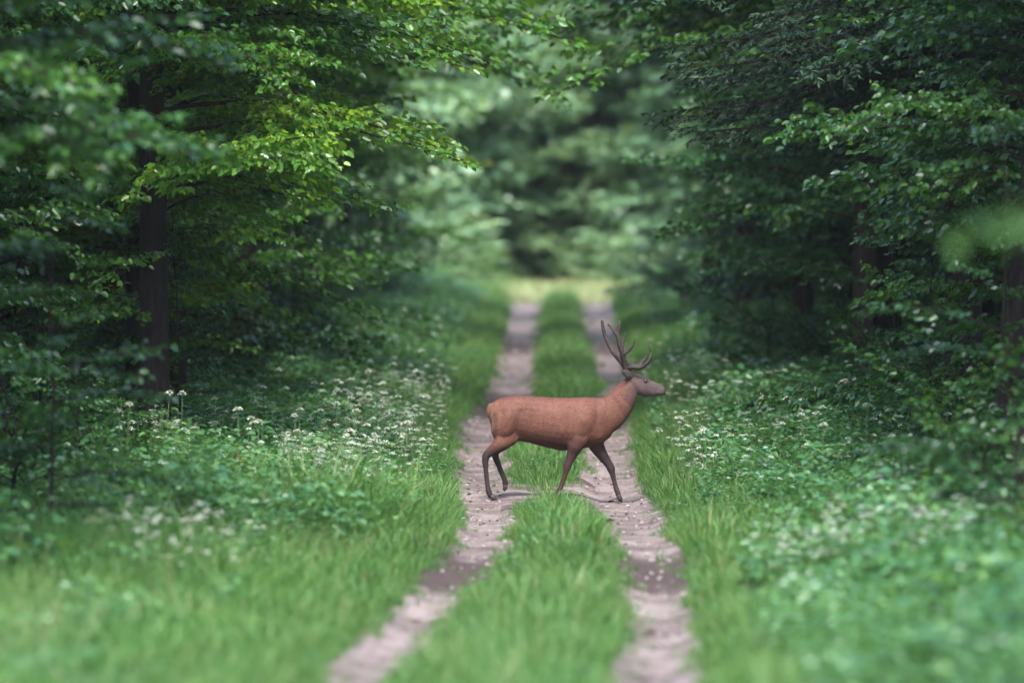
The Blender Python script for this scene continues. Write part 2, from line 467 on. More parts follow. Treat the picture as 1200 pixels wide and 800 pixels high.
bm = bmesh.new(); bm.from_mesh(tmp); bmesh.ops.recalc_face_normals(bm, faces=bm.faces); bm.to_mesh(tmp); bm.free()
to = bpy.data.objects.new("body_raw", tmp); COL.objects.link(to)
rm = to.modifiers.new("r", 'REMESH'); rm.mode = 'VOXEL'; rm.voxel_size = .0105
sm = to.modifiers.new("s", 'SMOOTH'); sm.factor = .5; sm.iterations = 4
bpy.context.view_layer.update()
dg = bpy.context.evaluated_depsgraph_get()
body_me = bpy.data.meshes.new_from_object(to.evaluated_get(dg)); body_me.name = "body"
bpy.data.objects.remove(to); bpy.data.meshes.remove(tmp)
nv = len(body_me.vertices); co = np.empty(nv * 3, np.float32); body_me.vertices.foreach_get("co", co); co = co.reshape(-1, 3)
body_me.polygons.foreach_set("use_smooth", np.ones(len(body_me.polygons), bool))
nrm = np.empty(nv * 3, np.float32); body_me.vertices.foreach_get("normal", nrm); nrm = nrm.reshape(-1, 3)
px_, pz_ = co[:, 0] / SC + 330, 715 - co[:, 2] / SC
side = ss(.3, .7, np.abs(nrm[:, 1]))
def seg_d(ax, az, bx, bz):
    t = np.clip(((px_ - ax) * (bx - ax) + (pz_ - az) * (bz - az)) / ((bx - ax) ** 2 + (bz - az) ** 2), 0, 1)
    return np.hypot(px_ - ax - t * (bx - ax), pz_ - az - t * (bz - az))
disp = np.zeros(nv)
for ax, az, bx, bz, w, dpt in ((238, 400, 225, 480, 26, -.020), (396, 390, 388, 500, 12, -.013), (492, 380, 500, 470, 13, -.014), (214, 400, 206, 495, 11, -.010),
                               (150, 400, 132, 480, 11, -.010), (166, 356, 196, 350, 15, .009), (462, 372, 440, 430, 15, .010), (440, 430, 420, 490, 14, .010), (180, 420, 170, 470, 22, .012),
                               (545, 345, 590, 420, 8, -.006), (575, 340, 620, 385, 8, -.005), (650, 322, 640, 345, 10, .005), (660, 284, 672, 284, 8, .004), (690, 318, 725, 322, 9, -.004),
                               (300, 370, 290, 500, 9, -.004), (325, 370, 315, 505, 9, -.004), (350, 372, 342, 505, 9, -.004)):
    disp += dpt * np.exp(-(seg_d(ax, az, bx, bz) / w) ** 2)
co += (disp * side)[:, None].astype(np.float32) * nrm
body_me.vertices.foreach_set("co", co.ravel()); body_me.update()
PX = co[:, 0] / SC + 330; PZ = 715 - co[:, 2] / SC
coat = np.tile(np.array([.135, .052, .034]), (nv, 1))
def blend(mask, c):
    global coat
    coat = coat * (1 - mask[:, None]) + np.array(c) * mask[:, None]
nz_ = noise2(co[:, 0] * 8, co[:, 2] * 8 + co[:, 1] * 5, 1.0, 4)
blend(ss(.1, .9, nz_) * .35, (.2, .09, .055))
blend(ss(.0, .8, noise2(co[:, 0] * 3 + 4, co[:, 2] * 4, 1.0, 3)) * .4, (.085, .035, .026))
blend(ss(362, 346, PZ) * ss(560, 500, PX) * .45, (.075, .034, .026))
blend(ss(150, 112, PX) * ss(500, 440, PZ) * .35, (.25, .13, .08))                       # paler rump
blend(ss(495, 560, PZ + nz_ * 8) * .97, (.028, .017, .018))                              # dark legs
blend(ss(690, 700, PZ), (.02, .014, .014))
blend(ss(565, 655, PX) * ss(440, 370, PZ) * .9, (.085, .06, .058))                        # grey brown head
blend(ss(545, 600, PX) * ss(0, 26, (PZ - (515 - (PX - 520) * 1.45))) * .6, (.1, .07, .062))  # greyer throat
blend(ss(727, 736, PX), (.03, .025, .025))                                                 # nose
blend(ss(690, 730, PX) * ss(322, 334, PZ) * .6, (.16, .135, .13))                           # pale chin
blend(ss(.058, .072, np.abs(co[:, 1])) * ss(282, 272, PZ) * ss(640, 628, PX), (.07, .05, .046))
blend(ss(455, 525, PZ + nz_ * 10) * ss(170, 240, PX) * ss(520, 400, PX) * .8, (.05, .02, .018))  # darker belly coat, with the shade of the lower flank painted in
def spot(ax, az, bx, bz, w, c, k):
    t = np.clip(((PX - ax) * (bx - ax) + (PZ - az) * (bz - az)) / ((bx - ax) ** 2 + (bz - az) ** 2 + 1e-6), 0, 1)
    blend(k * np.exp(-(np.hypot(PX - ax - t * (bx - ax), PZ - az - t * (bz - az)) / w) ** 2), c)
spot(128, 405, 126, 490, 8, (.045, .02, .018), .5)            # dark edge of the rump patch
spot(108, 385, 112, 470, 7, (.3, .19, .13), .4)
spot(705, 334, 740, 333, 2.5, (.015, .01, .01), .9)           # mouth
spot(667, 288, 668, 288, 8, (.03, .02, .02), .7)              # round the eye
spot(680, 300, 715, 306, 6, (.06, .042, .04), .6)
spot(640, 338, 690, 340, 8, (.15, .115, .1), .6)              # paler jaw
coat *= .84 - .1 * ss(580, 660, PX)[:, None]
ca = body_me.color_attributes.new("coat", 'FLOAT_COLOR', 'POINT')
ca.data.foreach_set("color", np.concatenate([coat, np.ones((nv, 1))], 1).astype(np.float32).ravel())
def coat_mat():
    m, nt, out = mat("red_brown_coat")
    at = N(nt, "ShaderNodeAttribute", attribute_name="coat")
    tc = N(nt, "ShaderNodeTexCoord"); mp = N(nt, "ShaderNodeMapping"); mp.inputs["Scale"].default_value = (18, 40, 60); nt.links.new(tc.outputs["Object"], mp.inputs[0])
    nz = N(nt, "ShaderNodeTexNoise"); nz.inputs["Scale"].default_value = 2; nz.inputs["Detail"].default_value = 6; nt.links.new(mp.outputs[0], nz.inputs["Vector"])
    cr = ramp(nt, nz.outputs[0], [(.3, (.6, .56, .54)), (.52, (1, 1, 1)), (.72, (1.3, 1.28, 1.25))])
    mx = N(nt, "ShaderNodeMix", data_type='RGBA', blend_type='MULTIPLY'); mx.inputs[0].default_value = 1
    nt.links.new(at.outputs["Color"], mx.inputs[6]); nt.links.new(cr, mx.inputs[7])
    p = N(nt, "ShaderNodeBsdfPrincipled"); nt.links.new(mx.outputs[2], p.inputs["Base Color"])
    p.inputs["Roughness"].default_value = .7; p.inputs["Specular IOR Level"].default_value = .25
    b = N(nt, "ShaderNodeBump"); b.inputs["Strength"].default_value = .35; b.inputs["Distance"].default_value = .01
    nt.links.new(nz.outputs[0], b.inputs["Height"]); nt.links.new(b.outputs[0], p.inputs["Normal"])
    nt.links.new(p.outputs[0], out.inputs[0]); return m
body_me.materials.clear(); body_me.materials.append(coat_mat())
# short fur lying back over the body
def fur():
    r = np.random.default_rng(17); n = 52000
    me = body_me; me.calc_loop_triangles()
    tri = np.empty(len(me.loop_triangles) * 3, np.int32); me.loop_triangles.foreach_get("vertices", tri); tri = tri.reshape(-1, 3)
    A, B, C_ = co[tri[:, 0]], co[tri[:, 1]], co[tri[:, 2]]
    ar = np.linalg.norm(np.cross(B - A, C_ - A), axis=1); pick = r.choice(len(tri), n, p=ar / ar.sum())
    u, v = r.uniform(0, 1, (2, n)); fl = u + v > 1; u[fl] = 1 - u[fl]; v[fl] = 1 - v[fl]
    P = A[pick] + (B - A)[pick] * u[:, None] + (C_ - A)[pick] * v[:, None]
    Nn = unit(np.cross(B - A, C_ - A))[pick]; c = coat[tri[pick, 0]] * r.uniform(.6, 1.4, (n, 1))
    x_, z_ = P[:, 0] / SC + 330, 715 - P[:, 2] / SC
    leg = ss(500, 540, z_)[:, None]; neck_ = (ss(500, 560, x_) * (1 - leg[:, 0]))[:, None]
    d = np.array([-.85, 0, -.5]) * (1 - leg) * (1 - neck_) + np.array([-.15, 0, -1.0]) * leg + np.array([-.6, 0, -.8]) * neck_
    d = d + r.normal(0, .22, (n, 3)); d = unit(d - Nn * (d * Nn).sum(1, keepdims=True)); D = unit(d + Nn * r.uniform(.12, .35, n)[:, None])
    L = r.uniform(.012, .026, n) * np.where(leg[:, 0] > .5, .5, 1) * np.where(x_ > 625, .4, 1)
    acc = Acc(); leaf_quads(acc, P - Nn * .002, D, Nn, L, L * .11 + .0006, simple=True)
    m = acc.mesh("fur", []); m.materials.append(body_me.materials[0])
    ca = m.color_attributes.new("coat", 'FLOAT_COLOR', 'POINT')
    ca.data.foreach_set("color", np.repeat(np.concatenate([c, np.ones((n, 1))], 1), 4, 0).astype(np.float32).ravel())
    return m
M['velvet'] = noise_mat("antler_velvet", [(.3, (.02, .014, .014)), (.7, (.058, .042, .039))], scale=14, rough=.8, bump=.3)
M['hoof'] = noise_mat("dark_hoof", [(.3, (.02, .016, .015)), (.7, (.05, .04, .036))], scale=30, rough=.5, bump=.1)
M['eye'] = noise_mat("dark_eye", [(.3, (.01, .008, .006)), (.7, (.02, .014, .01))], scale=30, rough=.1, bump=0, spec=.6)

DEER_X, DEER_Y = (540 + 330 / 3.0786 - 600) / 104.0, 60.0
deer = empty("red_deer_stag", (DEER_X, DEER_Y, 0.0))
tag(deer, "young red deer stag with branched antlers walking right across the sandy track", "deer")
body_o = link(bpy.data.objects.new("body", body_me), deer)
tag(link(bpy.data.objects.new("fur", fur()), body_o), None, None, None, "stuff")
# antlers: points in the same picture measure, swept out sideways
def z2(x, y):   # second enlargement to the first
    return ((680 + x / 5.717) - 540) * 3.0786, ((360 + y / 5.717) - 350) * 3.0786
def spl(pts, n=10):
    P = np.array(pts, float)
    t = np.concatenate([[0], np.cumsum(np.linalg.norm(np.diff(P, axis=0), axis=1))]); t /= t[-1]
    s = np.linspace(0, 1, n); out = np.stack([np.interp(s, t, P[:, k]) for k in range(P.shape[1])], 1)
    for _ in range(2): out[1:-1] = .5 * out[1:-1] + .25 * (out[:-2] + out[2:])
    return out
def antler(branches):
    acc = Acc()
    for pts, r0, r1 in branches:
        P = [zp(*z2(x, y), yy) for x, y, yy in pts]
        P = spl(P, 14); rr = np.linspace(1, 0, 14) ** .8 * (r0 - r1) + r1
        rr[0] *= 1.15
        tube(acc, P, rr * 1.42, 8)
    return acc.mesh("antler", [M['velvet']], True)
near_a = [([(312, 425, -.045), (292, 345, -.085), (283, 300, -.13), (262, 240, -.17), (245, 165, -.19), (262, 78, -.17)], .026, .010),
          ([(247, 170, -.185), (222, 135, -.17), (184, 96, -.15)], .016, .007),
          ([(287, 300, -.13), (325, 272, -.16), (350, 240, -.19), (368, 192, -.2)], .015, .005),
          ([(318, 395, -.055), (345, 375, -.09), (390, 396, -.12), (440, 368, -.15), (478, 310, -.15), (462, 235, -.13)], .021, .006)]
far_a = [([(328, 425, .045), (278, 345, .1), (240, 312, .13), (195, 240, .17), (158, 155, .19), (148, 76, .17)], .026, .011),
         ([(282, 330, .11), (280, 270, .12), (290, 215, .13), (305, 158, .13)], .014, .006),
         ([(330, 395, .055), (362, 372, .09), (398, 385, .12), (425, 345, .14), (446, 312, .15)], .019, .006)]
for b in (near_a, far_a):
    link(bpy.data.objects.new("antler", antler(b)), deer)
# hooves (each cloven: two claws) and eyes
def hoof(path, y, r):
    acc = Acc()
    for s in (-1, 1):
        P = spl([zp(px, py, y + s * .012) for px, py in path], 7)
        rr = np.array([.75, 1, 1.05, 1.05, .95, .7, .3]) * r * SC
        tube(acc, P, rr, 8)
    return acc.mesh("hoof", [M['hoof']], True)
for path, y, r in (([(108, 700), (117, 709), (131, 716)], NEAR, 8.5), ([(161, 664), (160, 674), (157, 686)], FAR, 8),
                   ([(351, 693), (350, 704), (356, 713)], NEAR, 8.5), ([(570, 700), (575, 714), (582, 727)], FAR, 8.5)):
    link(bpy.data.objects.new("hoof", hoof(path, y, r)), deer)
for s in (-1, 1):
    acc = Acc(); c = np.array(zp(667, 288, s * .066))
    th = np.linspace(.02, np.pi - .02, 8)
    tube(acc, np.stack([c[0] + np.cos(th) * .019, np.full(8, c[1]), np.full(8, c[2])], 1), np.sin(th) * .015, 10, cap=False)
    link(bpy.data.objects.new("eye", acc.mesh("eye", [M['eye']], True)), deer)

# ------------------------------------------------------------------ grass and ground cover (instances on points, one object each)
def scatter_object(name, protos, P, pick, rotz_, scl, mats, label, tilt=.12, seed=1):
    """protos: list of Acc; the mesh carries the prototypes and the points that instance them."""
    r = np.random.default_rng(seed)
    V, Fc, Mi, T, pr, n = [], [], [], [], [], 0
    for k, a in enumerate(protos):
        v = np.concatenate(a.v); V.append(v); Fc.append(np.concatenate(a.f) + n); Mi.append(np.concatenate(a.m)); T.append(np.concatenate(a.t))
        pr.append(np.full(len(v), k)); n += len(v)
    np_ = len(P)
    V.append(P); T.append(np.zeros(np_)); pr.append(100 + pick)
    rot = np.stack([r.normal(0, tilt, np_), r.normal(0, tilt, np_), rotz_], 1)
    rot = np.concatenate([np.zeros((n, 3)), rot]).astype(np.float32)
    sc = np.concatenate([np.ones(n), scl]).astype(np.float32)
    me = quads(name, np.concatenate(V), np.concatenate(Fc), mats, np.concatenate(Mi), np.concatenate(T),
               attrs={"proto": ('INT', np.concatenate(pr).astype(np.int32)), "rot": ('FLOAT_VECTOR', rot), "scl": ('FLOAT', sc)})
    o = bpy.data.objects.new(name, me); link(o); tag(o, label, kind="stuff")
    ng = bpy.data.node_groups.new(name, 'GeometryNodeTree'); ng.is_modifier = True
    ng.interface.new_socket("Geometry", in_out='INPUT', socket_type='NodeSocketGeometry')
    ng.interface.new_socket("Geometry", in_out='OUTPUT', socket_type='NodeSocketGeometry')
    nd = ng.nodes; gi, go = nd.new("NodeGroupInput"), nd.new("NodeGroupOutput")
    def attr(nm, typ):
        a = nd.new("GeometryNodeInputNamedAttribute"); a.data_type = typ; a.inputs[0].default_value = nm
        return [s for s in a.outputs if s.enabled][0]
    def sel(val):
        c = nd.new("FunctionNodeCompare"); c.data_type = 'INT'; c.operation = 'EQUAL'
        ins = [s for s in c.inputs if s.enabled]
        ng.links.new(attr("proto", 'INT'), ins[0]); ins[1].default_value = val
        sp = nd.new("GeometryNodeSeparateGeometry"); sp.domain = 'POINT'
        ng.links.new(gi.outputs[0], sp.inputs[0]); ng.links.new(c.outputs[0], sp.inputs[1])
        return sp.outputs[0]
    jn = nd.new("GeometryNodeJoinGeometry")
    for k in range(len(protos)):
        iop = nd.new("GeometryNodeInstanceOnPoints")
        mtp = nd.new("GeometryNodeMeshToPoints")
        ng.links.new(sel(100 + k), mtp.inputs[0]); ng.links.new(mtp.outputs[0], iop.inputs["Points"])
        ng.links.new(sel(k), iop.inputs["Instance"])
        ng.links.new(attr("rot", 'FLOAT_VECTOR'), iop.inputs["Rotation"]); ng.links.new(attr("scl", 'FLOAT'), iop.inputs["Scale"])
        ng.links.new(iop.outputs[0], jn.inputs[0])
    ng.links.new(jn.outputs[0], go.inputs[0])
    md = o.modifiers.new("scatter", 'NODES'); md.node_group = ng
    return o

def blades(r, n, h, spread, width, lean=.5, m=0, t0=.45, ts=.2):
    acc = Acc()
    a = r.uniform(0, 6.28, n); rr = spread * np.sqrt(r.uniform(0, 1, n))
    base = np.stack([rr * np.cos(a), rr * np.sin(a), np.full(n, -.03)], 1)
    hh = h * r.uniform(.45, 1.1, n); d = a + r.normal(0, .9, n)
    out = np.stack([np.cos(d), np.sin(d), np.zeros(n)], 1); le = hh * lean * r.uniform(.2, 1.2, n)
    side = np.stack([-np.sin(d + r.normal(0, .8, n)), np.cos(d), np.zeros(n)], 1); side = unit(side)
    w = width * r.uniform(.6, 1.2, n)
    rows = []
    for t, ww in ((0, .8), (.35, 1), (.7, .75), (1, .08)):
        c = base + out * (le * t ** 2)[:, None] + np.array([0, 0, 1.0]) * (hh * (t - .18 * t * t * lean * 2))[:, None]
        rows += [c - side * (w * ww)[:, None], c + side * (w * ww)[:, None]]
    v = np.stack(rows, 1)
    q = np.array([[0, 1, 3, 2], [2, 3, 5, 4], [4, 5, 7, 6]])
    f = (np.arange(n)[:, None, None] * 8 + q).reshape(-1, 4)
    acc.add(v.reshape(-1, 3), f, m, np.repeat(np.clip(r.normal(t0, ts, n), 0, 1), 8))
    return acc

r1 = np.random.default_rng(11)
def region(n, x0, x1, y0, y1, r):
    return r.uniform(x0, x1, n), r.uniform(y0, y1, n)

def off_track(x, Y):
    a, b, c, d = edges(Y); return np.maximum(a - x, x - d)

# short grass: the strip between the wheel tracks and both rims
protos = [blades(r1, 26, .24, .13, .0045, .6, t0=.5) for _ in range(3)] + [blades(r1, 22, .32, .13, .005, .7, t0=.6), blades(r1, 8, .42, .16, .0028, .5, t0=.97, ts=.04)]
x, Y = region(80000, -3.2, 4.2, 27, 150, r1)
ri = rut_in(x, Y); ot = off_track(x, Y)
edge_n = noise2(x * 1.3, Y * .7, .8, 3) * .16 - .03
worn = np.exp(-((Y - 60.3) / 2.3) ** 2) * (ot < 0) * .9                    # worn strip where the stag crosses
keep = ((ri + edge_n < -.02) | ((ri < .22) & (r1.uniform(0, 1, len(x)) < .10))) & (ot < 1.3) & (r1.uniform(0, 1, len(x)) > worn) & (r1.uniform(0, 1, len(x)) < np.clip(1.25 - (Y - 40) / 160, .35, 1))
x, Y, ri, ot = x[keep], Y[keep], ri[keep], ot[keep]
s = np.clip(.4 + .8 * ss(-.1, .4, -ri), .3, 1.25) * r1.uniform(.75, 1.25, len(x)) * (1 + .25 * noise2(x, Y, 2.5, 2)) * (1 - .45 * np.exp(-((Y - 60) / 2.2) ** 2) * (ot < 0))
s = np.clip(s, .2, 1.7)
scatter_object("grass", protos, np.stack([x, Y, ground_h(x, Y)], 1), np.where(r1.uniform(0, 1, len(x)) < .05, 4, r1.integers(0, 4, len(x))), r1.uniform(0, 6.28, len(x)), s, [M['grass']],
               "short green grass on the strip between and along the wheel tracks", seed=2)

# tall grass on both verges
protos = [blades(r1, 24, .5, .16, .006, .75, t0=.5) for _ in range(3)] + [blades(r1, 20, .65, .16, .006, .9, t0=.62), blades(r1, 9, .85, .2, .0035, .45, t0=.98, ts=.04)]
x, Y = region(62000, -8, 9, 27, 150, r1)
ot = off_track(x, Y)
dens = ss(.0, .5, ot) * (1 - ss(2.6, 6, ot) * .9) * np.clip(1.2 - (Y - 40) / 150, .4, 1)
dens *= np.where((x > 1) & (Y < 48), .65, 1) * np.where((np.abs(x) > 4.0) & (Y > 47) & (Y < 66), .3, 1)
keep = r1.uniform(0, 1, len(x)) < dens
x, Y, ot = x[keep], Y[keep], ot[keep]
mound = 1 + 1.2 * np.exp(-(((x + 1.45) / .8) ** 2 + ((Y - 52.5) / 2.2) ** 2))
s = (.5 + .45 * ss(.1, 1.5, ot)) * r1.uniform(.7, 1.2, len(x)) * (1 + .3 * noise2(x + 30, Y, 3, 2)) * mound
s = np.clip(s, .25, 1.9)
scatter_object("tall_grass", protos, np.stack([x, Y, ground_h(x, Y)], 1), np.where(r1.uniform(0, 1, len(x)) < .035, 4, r1.integers(0, 4, len(x))), r1.uniform(0, 6.28, len(x)), s, [M['grass']],
               "tall soft green grass on both verges of the track", seed=3)

# leafy herbs: stems with tiers of broad leaflets
def herb(r, stems, h, spread, leaf, tiers=2):
    acc = Acc()
    for _ in range(stems):
        a = r.uniform(0, 6.28); rr = spread * math.sqrt(r.uniform()); hh = h * r.uniform(.55, 1.1)
        b = np.array([rr * math.cos(a), rr * math.sin(a), -.02]); top = b + np.array([r.normal(0, .06), r.normal(0, .06), hh])
        tube(acc, [b, (b + top) / 2 + r.normal(0, .01, 3), top], [.004, .003, .002], 3, 1, .5, cap=False)
        for q in range(tiers):
            c = b + (top - b) * (1 - q * .3)
            nn = r.integers(5, 9)
            az = r.uniform(0, 6.28) + np.arange(nn) * 6.28 / nn + r.normal(0, .2, nn)
            D = np.stack([np.cos(az), np.sin(az), r.normal(-.1, .18, nn)], 1)
            rad = r.uniform(.02, .09, nn)[:, None]
            Nn = unit(np.stack([r.normal(0, .5, nn), r.normal(0, .5, nn), np.ones(nn)], 1))
            L = leaf * r.uniform(.7, 1.25, nn) * (1 + q * .15)
            leaf_quads(acc, c + D * rad, D, Nn, L, L * .34, 0, np.clip(r.normal(.5, .2, nn), 0, 1))
    return acc
protos = [herb(r1, 8, .48, .2, .07, 3), herb(r1, 8, .4, .22, .06, 3), herb(r1, 7, .6, .18, .075, 4), herb(r1, 9, .3, .22, .055)]
x, Y = region(30000, -13, 14, 27, 150, r1)
ot = off_track(x, Y); nn_ = noise2(x, Y, 2.2, 3)
dens = ss(.25, 1.1, ot) * (1 - ss(4.5, 9, ot) * .8) * np.clip(1.1 - (Y - 55) / 140, .3, 1) * np.clip(.55 + .6 * nn_, .05, 1)
dens = np.where((x > 1) & (Y < 48) & (Y > 36), np.maximum(dens, ss(.3, 1.0, ot) * .95), dens)
dens = np.where((x < 0) & (Y > 54) & (Y < 72), np.maximum(dens, ss(.3, .8, ot) * .8), dens)
dens = np.where((x < 0) & (Y < 49), dens * .12, dens)
dens = np.where((x < -3.6) & (Y < 64), dens * .25, dens)
dens = np.where((x > 4.1) & (Y > 47) & (Y < 66), dens * .25, dens)
strip = (rut_in(x, Y) < -.1) & (ot < .3)
dens = np.where(strip, np.where(np.abs(Y - 60) < 3.2, 0, np.maximum(dens, .25)), dens)
keep = r1.uniform(0, 1, len(x)) < dens
x, Y, ot = x[keep], Y[keep], ot[keep]
s = r1.uniform(.7, 1.35, len(x)) * (.7 + .4 * ss(.3, 2.0, ot)) * np.where(ot < .3, .5, 1)
scatter_object("ground_cover", protos, np.stack([x, Y, ground_h(x, Y)], 1), r1.integers(0, 4, len(x)), r1.uniform(0, 6.28, len(x)), s, [M['herb'], M['stem']],
               "leafy green herbs covering the verges and the edge of the wood", seed=4)

# pale dry grass in the sunny clearing at the far end
protos = [blades(r1, 22, .3, .2, .008, .7), blades(r1, 22, .4, .2, .008, .9)]
x, Y = region(5200, -2.4, 7.5, 121, 150, r1)
keep = (r1.uniform(0, 1, len(x)) < ss(121, 131, Y) * (.35 + .65 * ss(5.5, 2.0, x))) & (noise2(x, Y, 3, 2) > -.35)
x, Y = x[keep], Y[keep]
scatter_object("dry_grass", protos, np.stack([x, Y, ground_h(x, Y)], 1), r1.integers(0, 2, len(x)), r1.uniform(0, 6.28, len(x)), r1.uniform(.7, 1.3, len(x)), [M['dry']],
               "pale straw coloured grass in the bright clearing where the track ends", seed=5)

# twigs, dead leaves and pebbles lying in the wheel tracks
acc = Acc()
x, Y = region(3600, -1.6, 2.6, 34, 128, r1)
k = rut_in(x, Y) > -.02; x, Y = x[k], Y[k]; n = len(x)
P = np.stack([x, Y, ground_h(x, Y) + .016], 1)
az = r1.uniform(0, 6.28, n); D = np.stack([np.cos(az), np.sin(az), r1.normal(.05, .15, n)], 1)
Nn = unit(np.stack([r1.normal(0, .4, n), r1.normal(0, .4, n), np.ones(n)], 1))
L = r1.uniform(.012, .055, n) * np.where(r1.uniform(0, 1, n) < .05, 2.2, 1)
leaf_quads(acc, P, D, Nn, L, L * r1.uniform(.2, .45, n), 0, None, .25)
o = link(bpy.data.objects.new("leaf_litter", acc.mesh("leaf_litter", [M['litter']]))); tag(o, "dead leaves and bits of bark scattered over the sandy wheel tracks", kind="stuff")
acc = Acc()
x, Y = region(3600, -1.6, 2.6, 34, 128, r1)
k = rut_in(x, Y) > .0; x, Y = x[k], Y[k]
for px, py, pz in zip(x, Y, ground_h(x, Y)):
    q = r1.uniform(.008, .026); th = np.linspace(.1, np.pi - .1, 4); ang = r1.uniform(0, 3.1)
    tube(acc, np.stack([px + np.cos(th) * q * 1.3 * math.cos(ang), py + np.cos(th) * q * 1.3 * math.sin(ang), np.full(4, pz + q * .5)], 1), np.sin(th) * q * .8, 5, cap=False)
o = link(bpy.data.objects.new("gravel", acc.mesh("gravel", [M['stone']], True))); tag(o, "small pale stones lying in the wheel tracks", kind="stuff")

# ------------------------------------------------------------------ boughs and trees
def bough(r, length, leaf=.095, dens=30, droop=.25, wtw=1, spread=.5, simple=False, tmean=.45):
    """A bough along +X, twigs in a roughly level fan, leaves on the twigs. Returns (axis path, radius, Acc of twigs and leaves)."""
    acc = Acc()
    n = 9; t = np.linspace(0, 1, n)
    ax = np.stack([t * length, np.cumsum(r.normal(0, .02, n)) * length * .5, length * (.10 * t - droop * t * t) + np.cumsum(r.normal(0, .008, n)) * length], 1)
    rad = np.linspace(.007 * length, .003, n) + .002
    def leaves_on(path, d):
        seg = np.linalg.norm(path[-1] - path[0]); m = max(3, int(seg * d))
        s = (np.arange(m) + r.uniform(0, 1, m)) / m
        idx = s * (len(path) - 1)
        P = np.stack([np.interp(idx, np.arange(len(path)), path[:, k]) for k in range(3)], 1)
        T = unit(path[-1] - path[0]); az0 = math.atan2(T[1], T[0])
        a = az0 + np.where(np.arange(m) % 2, 1, -1) * r.uniform(.5, 1.2, m) * np.where(s > .93, .2, 1)
        D = np.stack([np.cos(a), np.sin(a), r.normal(-.55, .3, m)], 1)
        Nn = unit(np.stack([r.normal(0, .7, m), r.normal(0, .7, m), np.ones(m)], 1))
        L = leaf * r.uniform(.65, 1.25, m)
        leaf_quads(acc, P + r.normal(0, .025, (m, 3)), D, Nn, L, L * r.uniform(.3, .4, m), 0, np.clip(r.normal(tmean, .17, m), 0, 1), simple=simple)
    nt_ = max(5, int(length / .17))
    for i in range(nt_):
        s = .12 + .86 * (i + r.uniform(0, .6)) / nt_
        p0 = np.array([np.interp(s, t, ax[:, k]) for k in range(3)])
        sd = 1 if i % 2 else -1
        ln = (length * spread * (1 - s) * .9 + .22) * r.uniform(.6, 1.15)
        ang = sd * r.uniform(.6, 1.05)
        d = np.array([math.cos(ang), math.sin(ang), r.normal(.02, .16)])
        tt = np.linspace(0, 1, 4)[:, None]
        path = p0 + d * ln * tt + np.array([0, 0, -.18 * ln]) * tt ** 2 + r.normal(0, .015, (4, 3)) * tt
        if wtw: tube(acc, path, np.linspace(.005, .002, 4), 3, 1, .5, cap=False)
        leaves_on(path, dens)
        if ln > .7:
            for q in range(int(ln / .28)):
                u = r.uniform(.25, .9); pp = path[0] + (path[-1] - path[0]) * u
                a2 = ang + r.choice([-1, 1]) * r.uniform(.5, .9); l2 = r.uniform(.18, .42) * min(1, ln)
                d2 = np.array([math.cos(a2), math.sin(a2), r.normal(-.05, .15)])
                leaves_on(pp + d2 * l2 * np.linspace(0, 1, 3)[:, None], dens)
    leaves_on(ax[5:], dens)
    return ax, rad, acc

def spruce_bough(r, length):
    acc = Acc(); n = 9; t = np.linspace(0, 1, n)
    ax = np.stack([t * length, np.cumsum(r.normal(0, .012, n)) * length * .4, length * (-.18 * t - .28 * t ** 2 + .2 * t ** 4)], 1)
    rad = np.linspace(.008 * length, .003, n)
    def needles(path, d, hang=.3):
        seg = np.linalg.norm(path[-1] - path[0]); m = max(6, int(seg * d)); s = r.uniform(0, 1, m)
        P = path[0] + (path[-1] - path[0]) * s[:, None]
        T = unit(path[-1] - path[0]); az0 = math.atan2(T[1], T[0]); a = az0 + r.choice([-1, 1], m) * r.uniform(.3, 1.1, m)
        D = np.stack([np.cos(a), np.sin(a), r.normal(-hang, .35, m)], 1)
        Nn = unit(np.stack([r.normal(0, .5, m), r.normal(0, .5, m), np.ones(m)], 1))
        L = r.uniform(.05, .10, m)
        leaf_quads(acc, P, D, Nn, L, L * .15, 0, np.clip(r.normal(.45, .2, m), 0, 1), simple=True)
    nt_ = int(length / .13)
    for i in range(nt_):
        s = .1 + .88 * i / nt_; p0 = np.array([np.interp(s, t, ax[:, k]) for k in range(3)])
        ln = (length * .32 * (1 - s) + .16) * r.uniform(.7, 1.1); ang = (1 if i % 2 else -1) * r.uniform(.6, .95)
        d = np.array([math.cos(ang), math.sin(ang), -.25 + r.normal(0, .12)])
        path = p0 + d * ln * np.linspace(0, 1, 3)[:, None] + np.array([0, 0, -.25 * ln]) * np.linspace(0, 1, 3)[:, None] ** 2
        tube(acc, path, [.005, .004, .002], 3, 1, .4, cap=False)
        needles(path, 95)
    needles(ax[4:], 95)
    return ax, rad, acc

rb = np.random.default_rng(21)
BR = {L: [bough(rb, L, droop=dr) for dr in (.2, .3, .42)] for L in (1.0, 1.7, 2.5, 3.4)}
BRF = {L: [bough(rb, L, leaf=.16, dens=18, droop=dr, simple=True, wtw=0, tmean=.5) for dr in (.25, .4)] for L in (1.7, 2.6)}
BRS = {L: [spruce_bough(rb, L) for _ in range(2)] for L in (1.4, 2.2, 3.0)}
LEAVES_ON = {'n': 0}

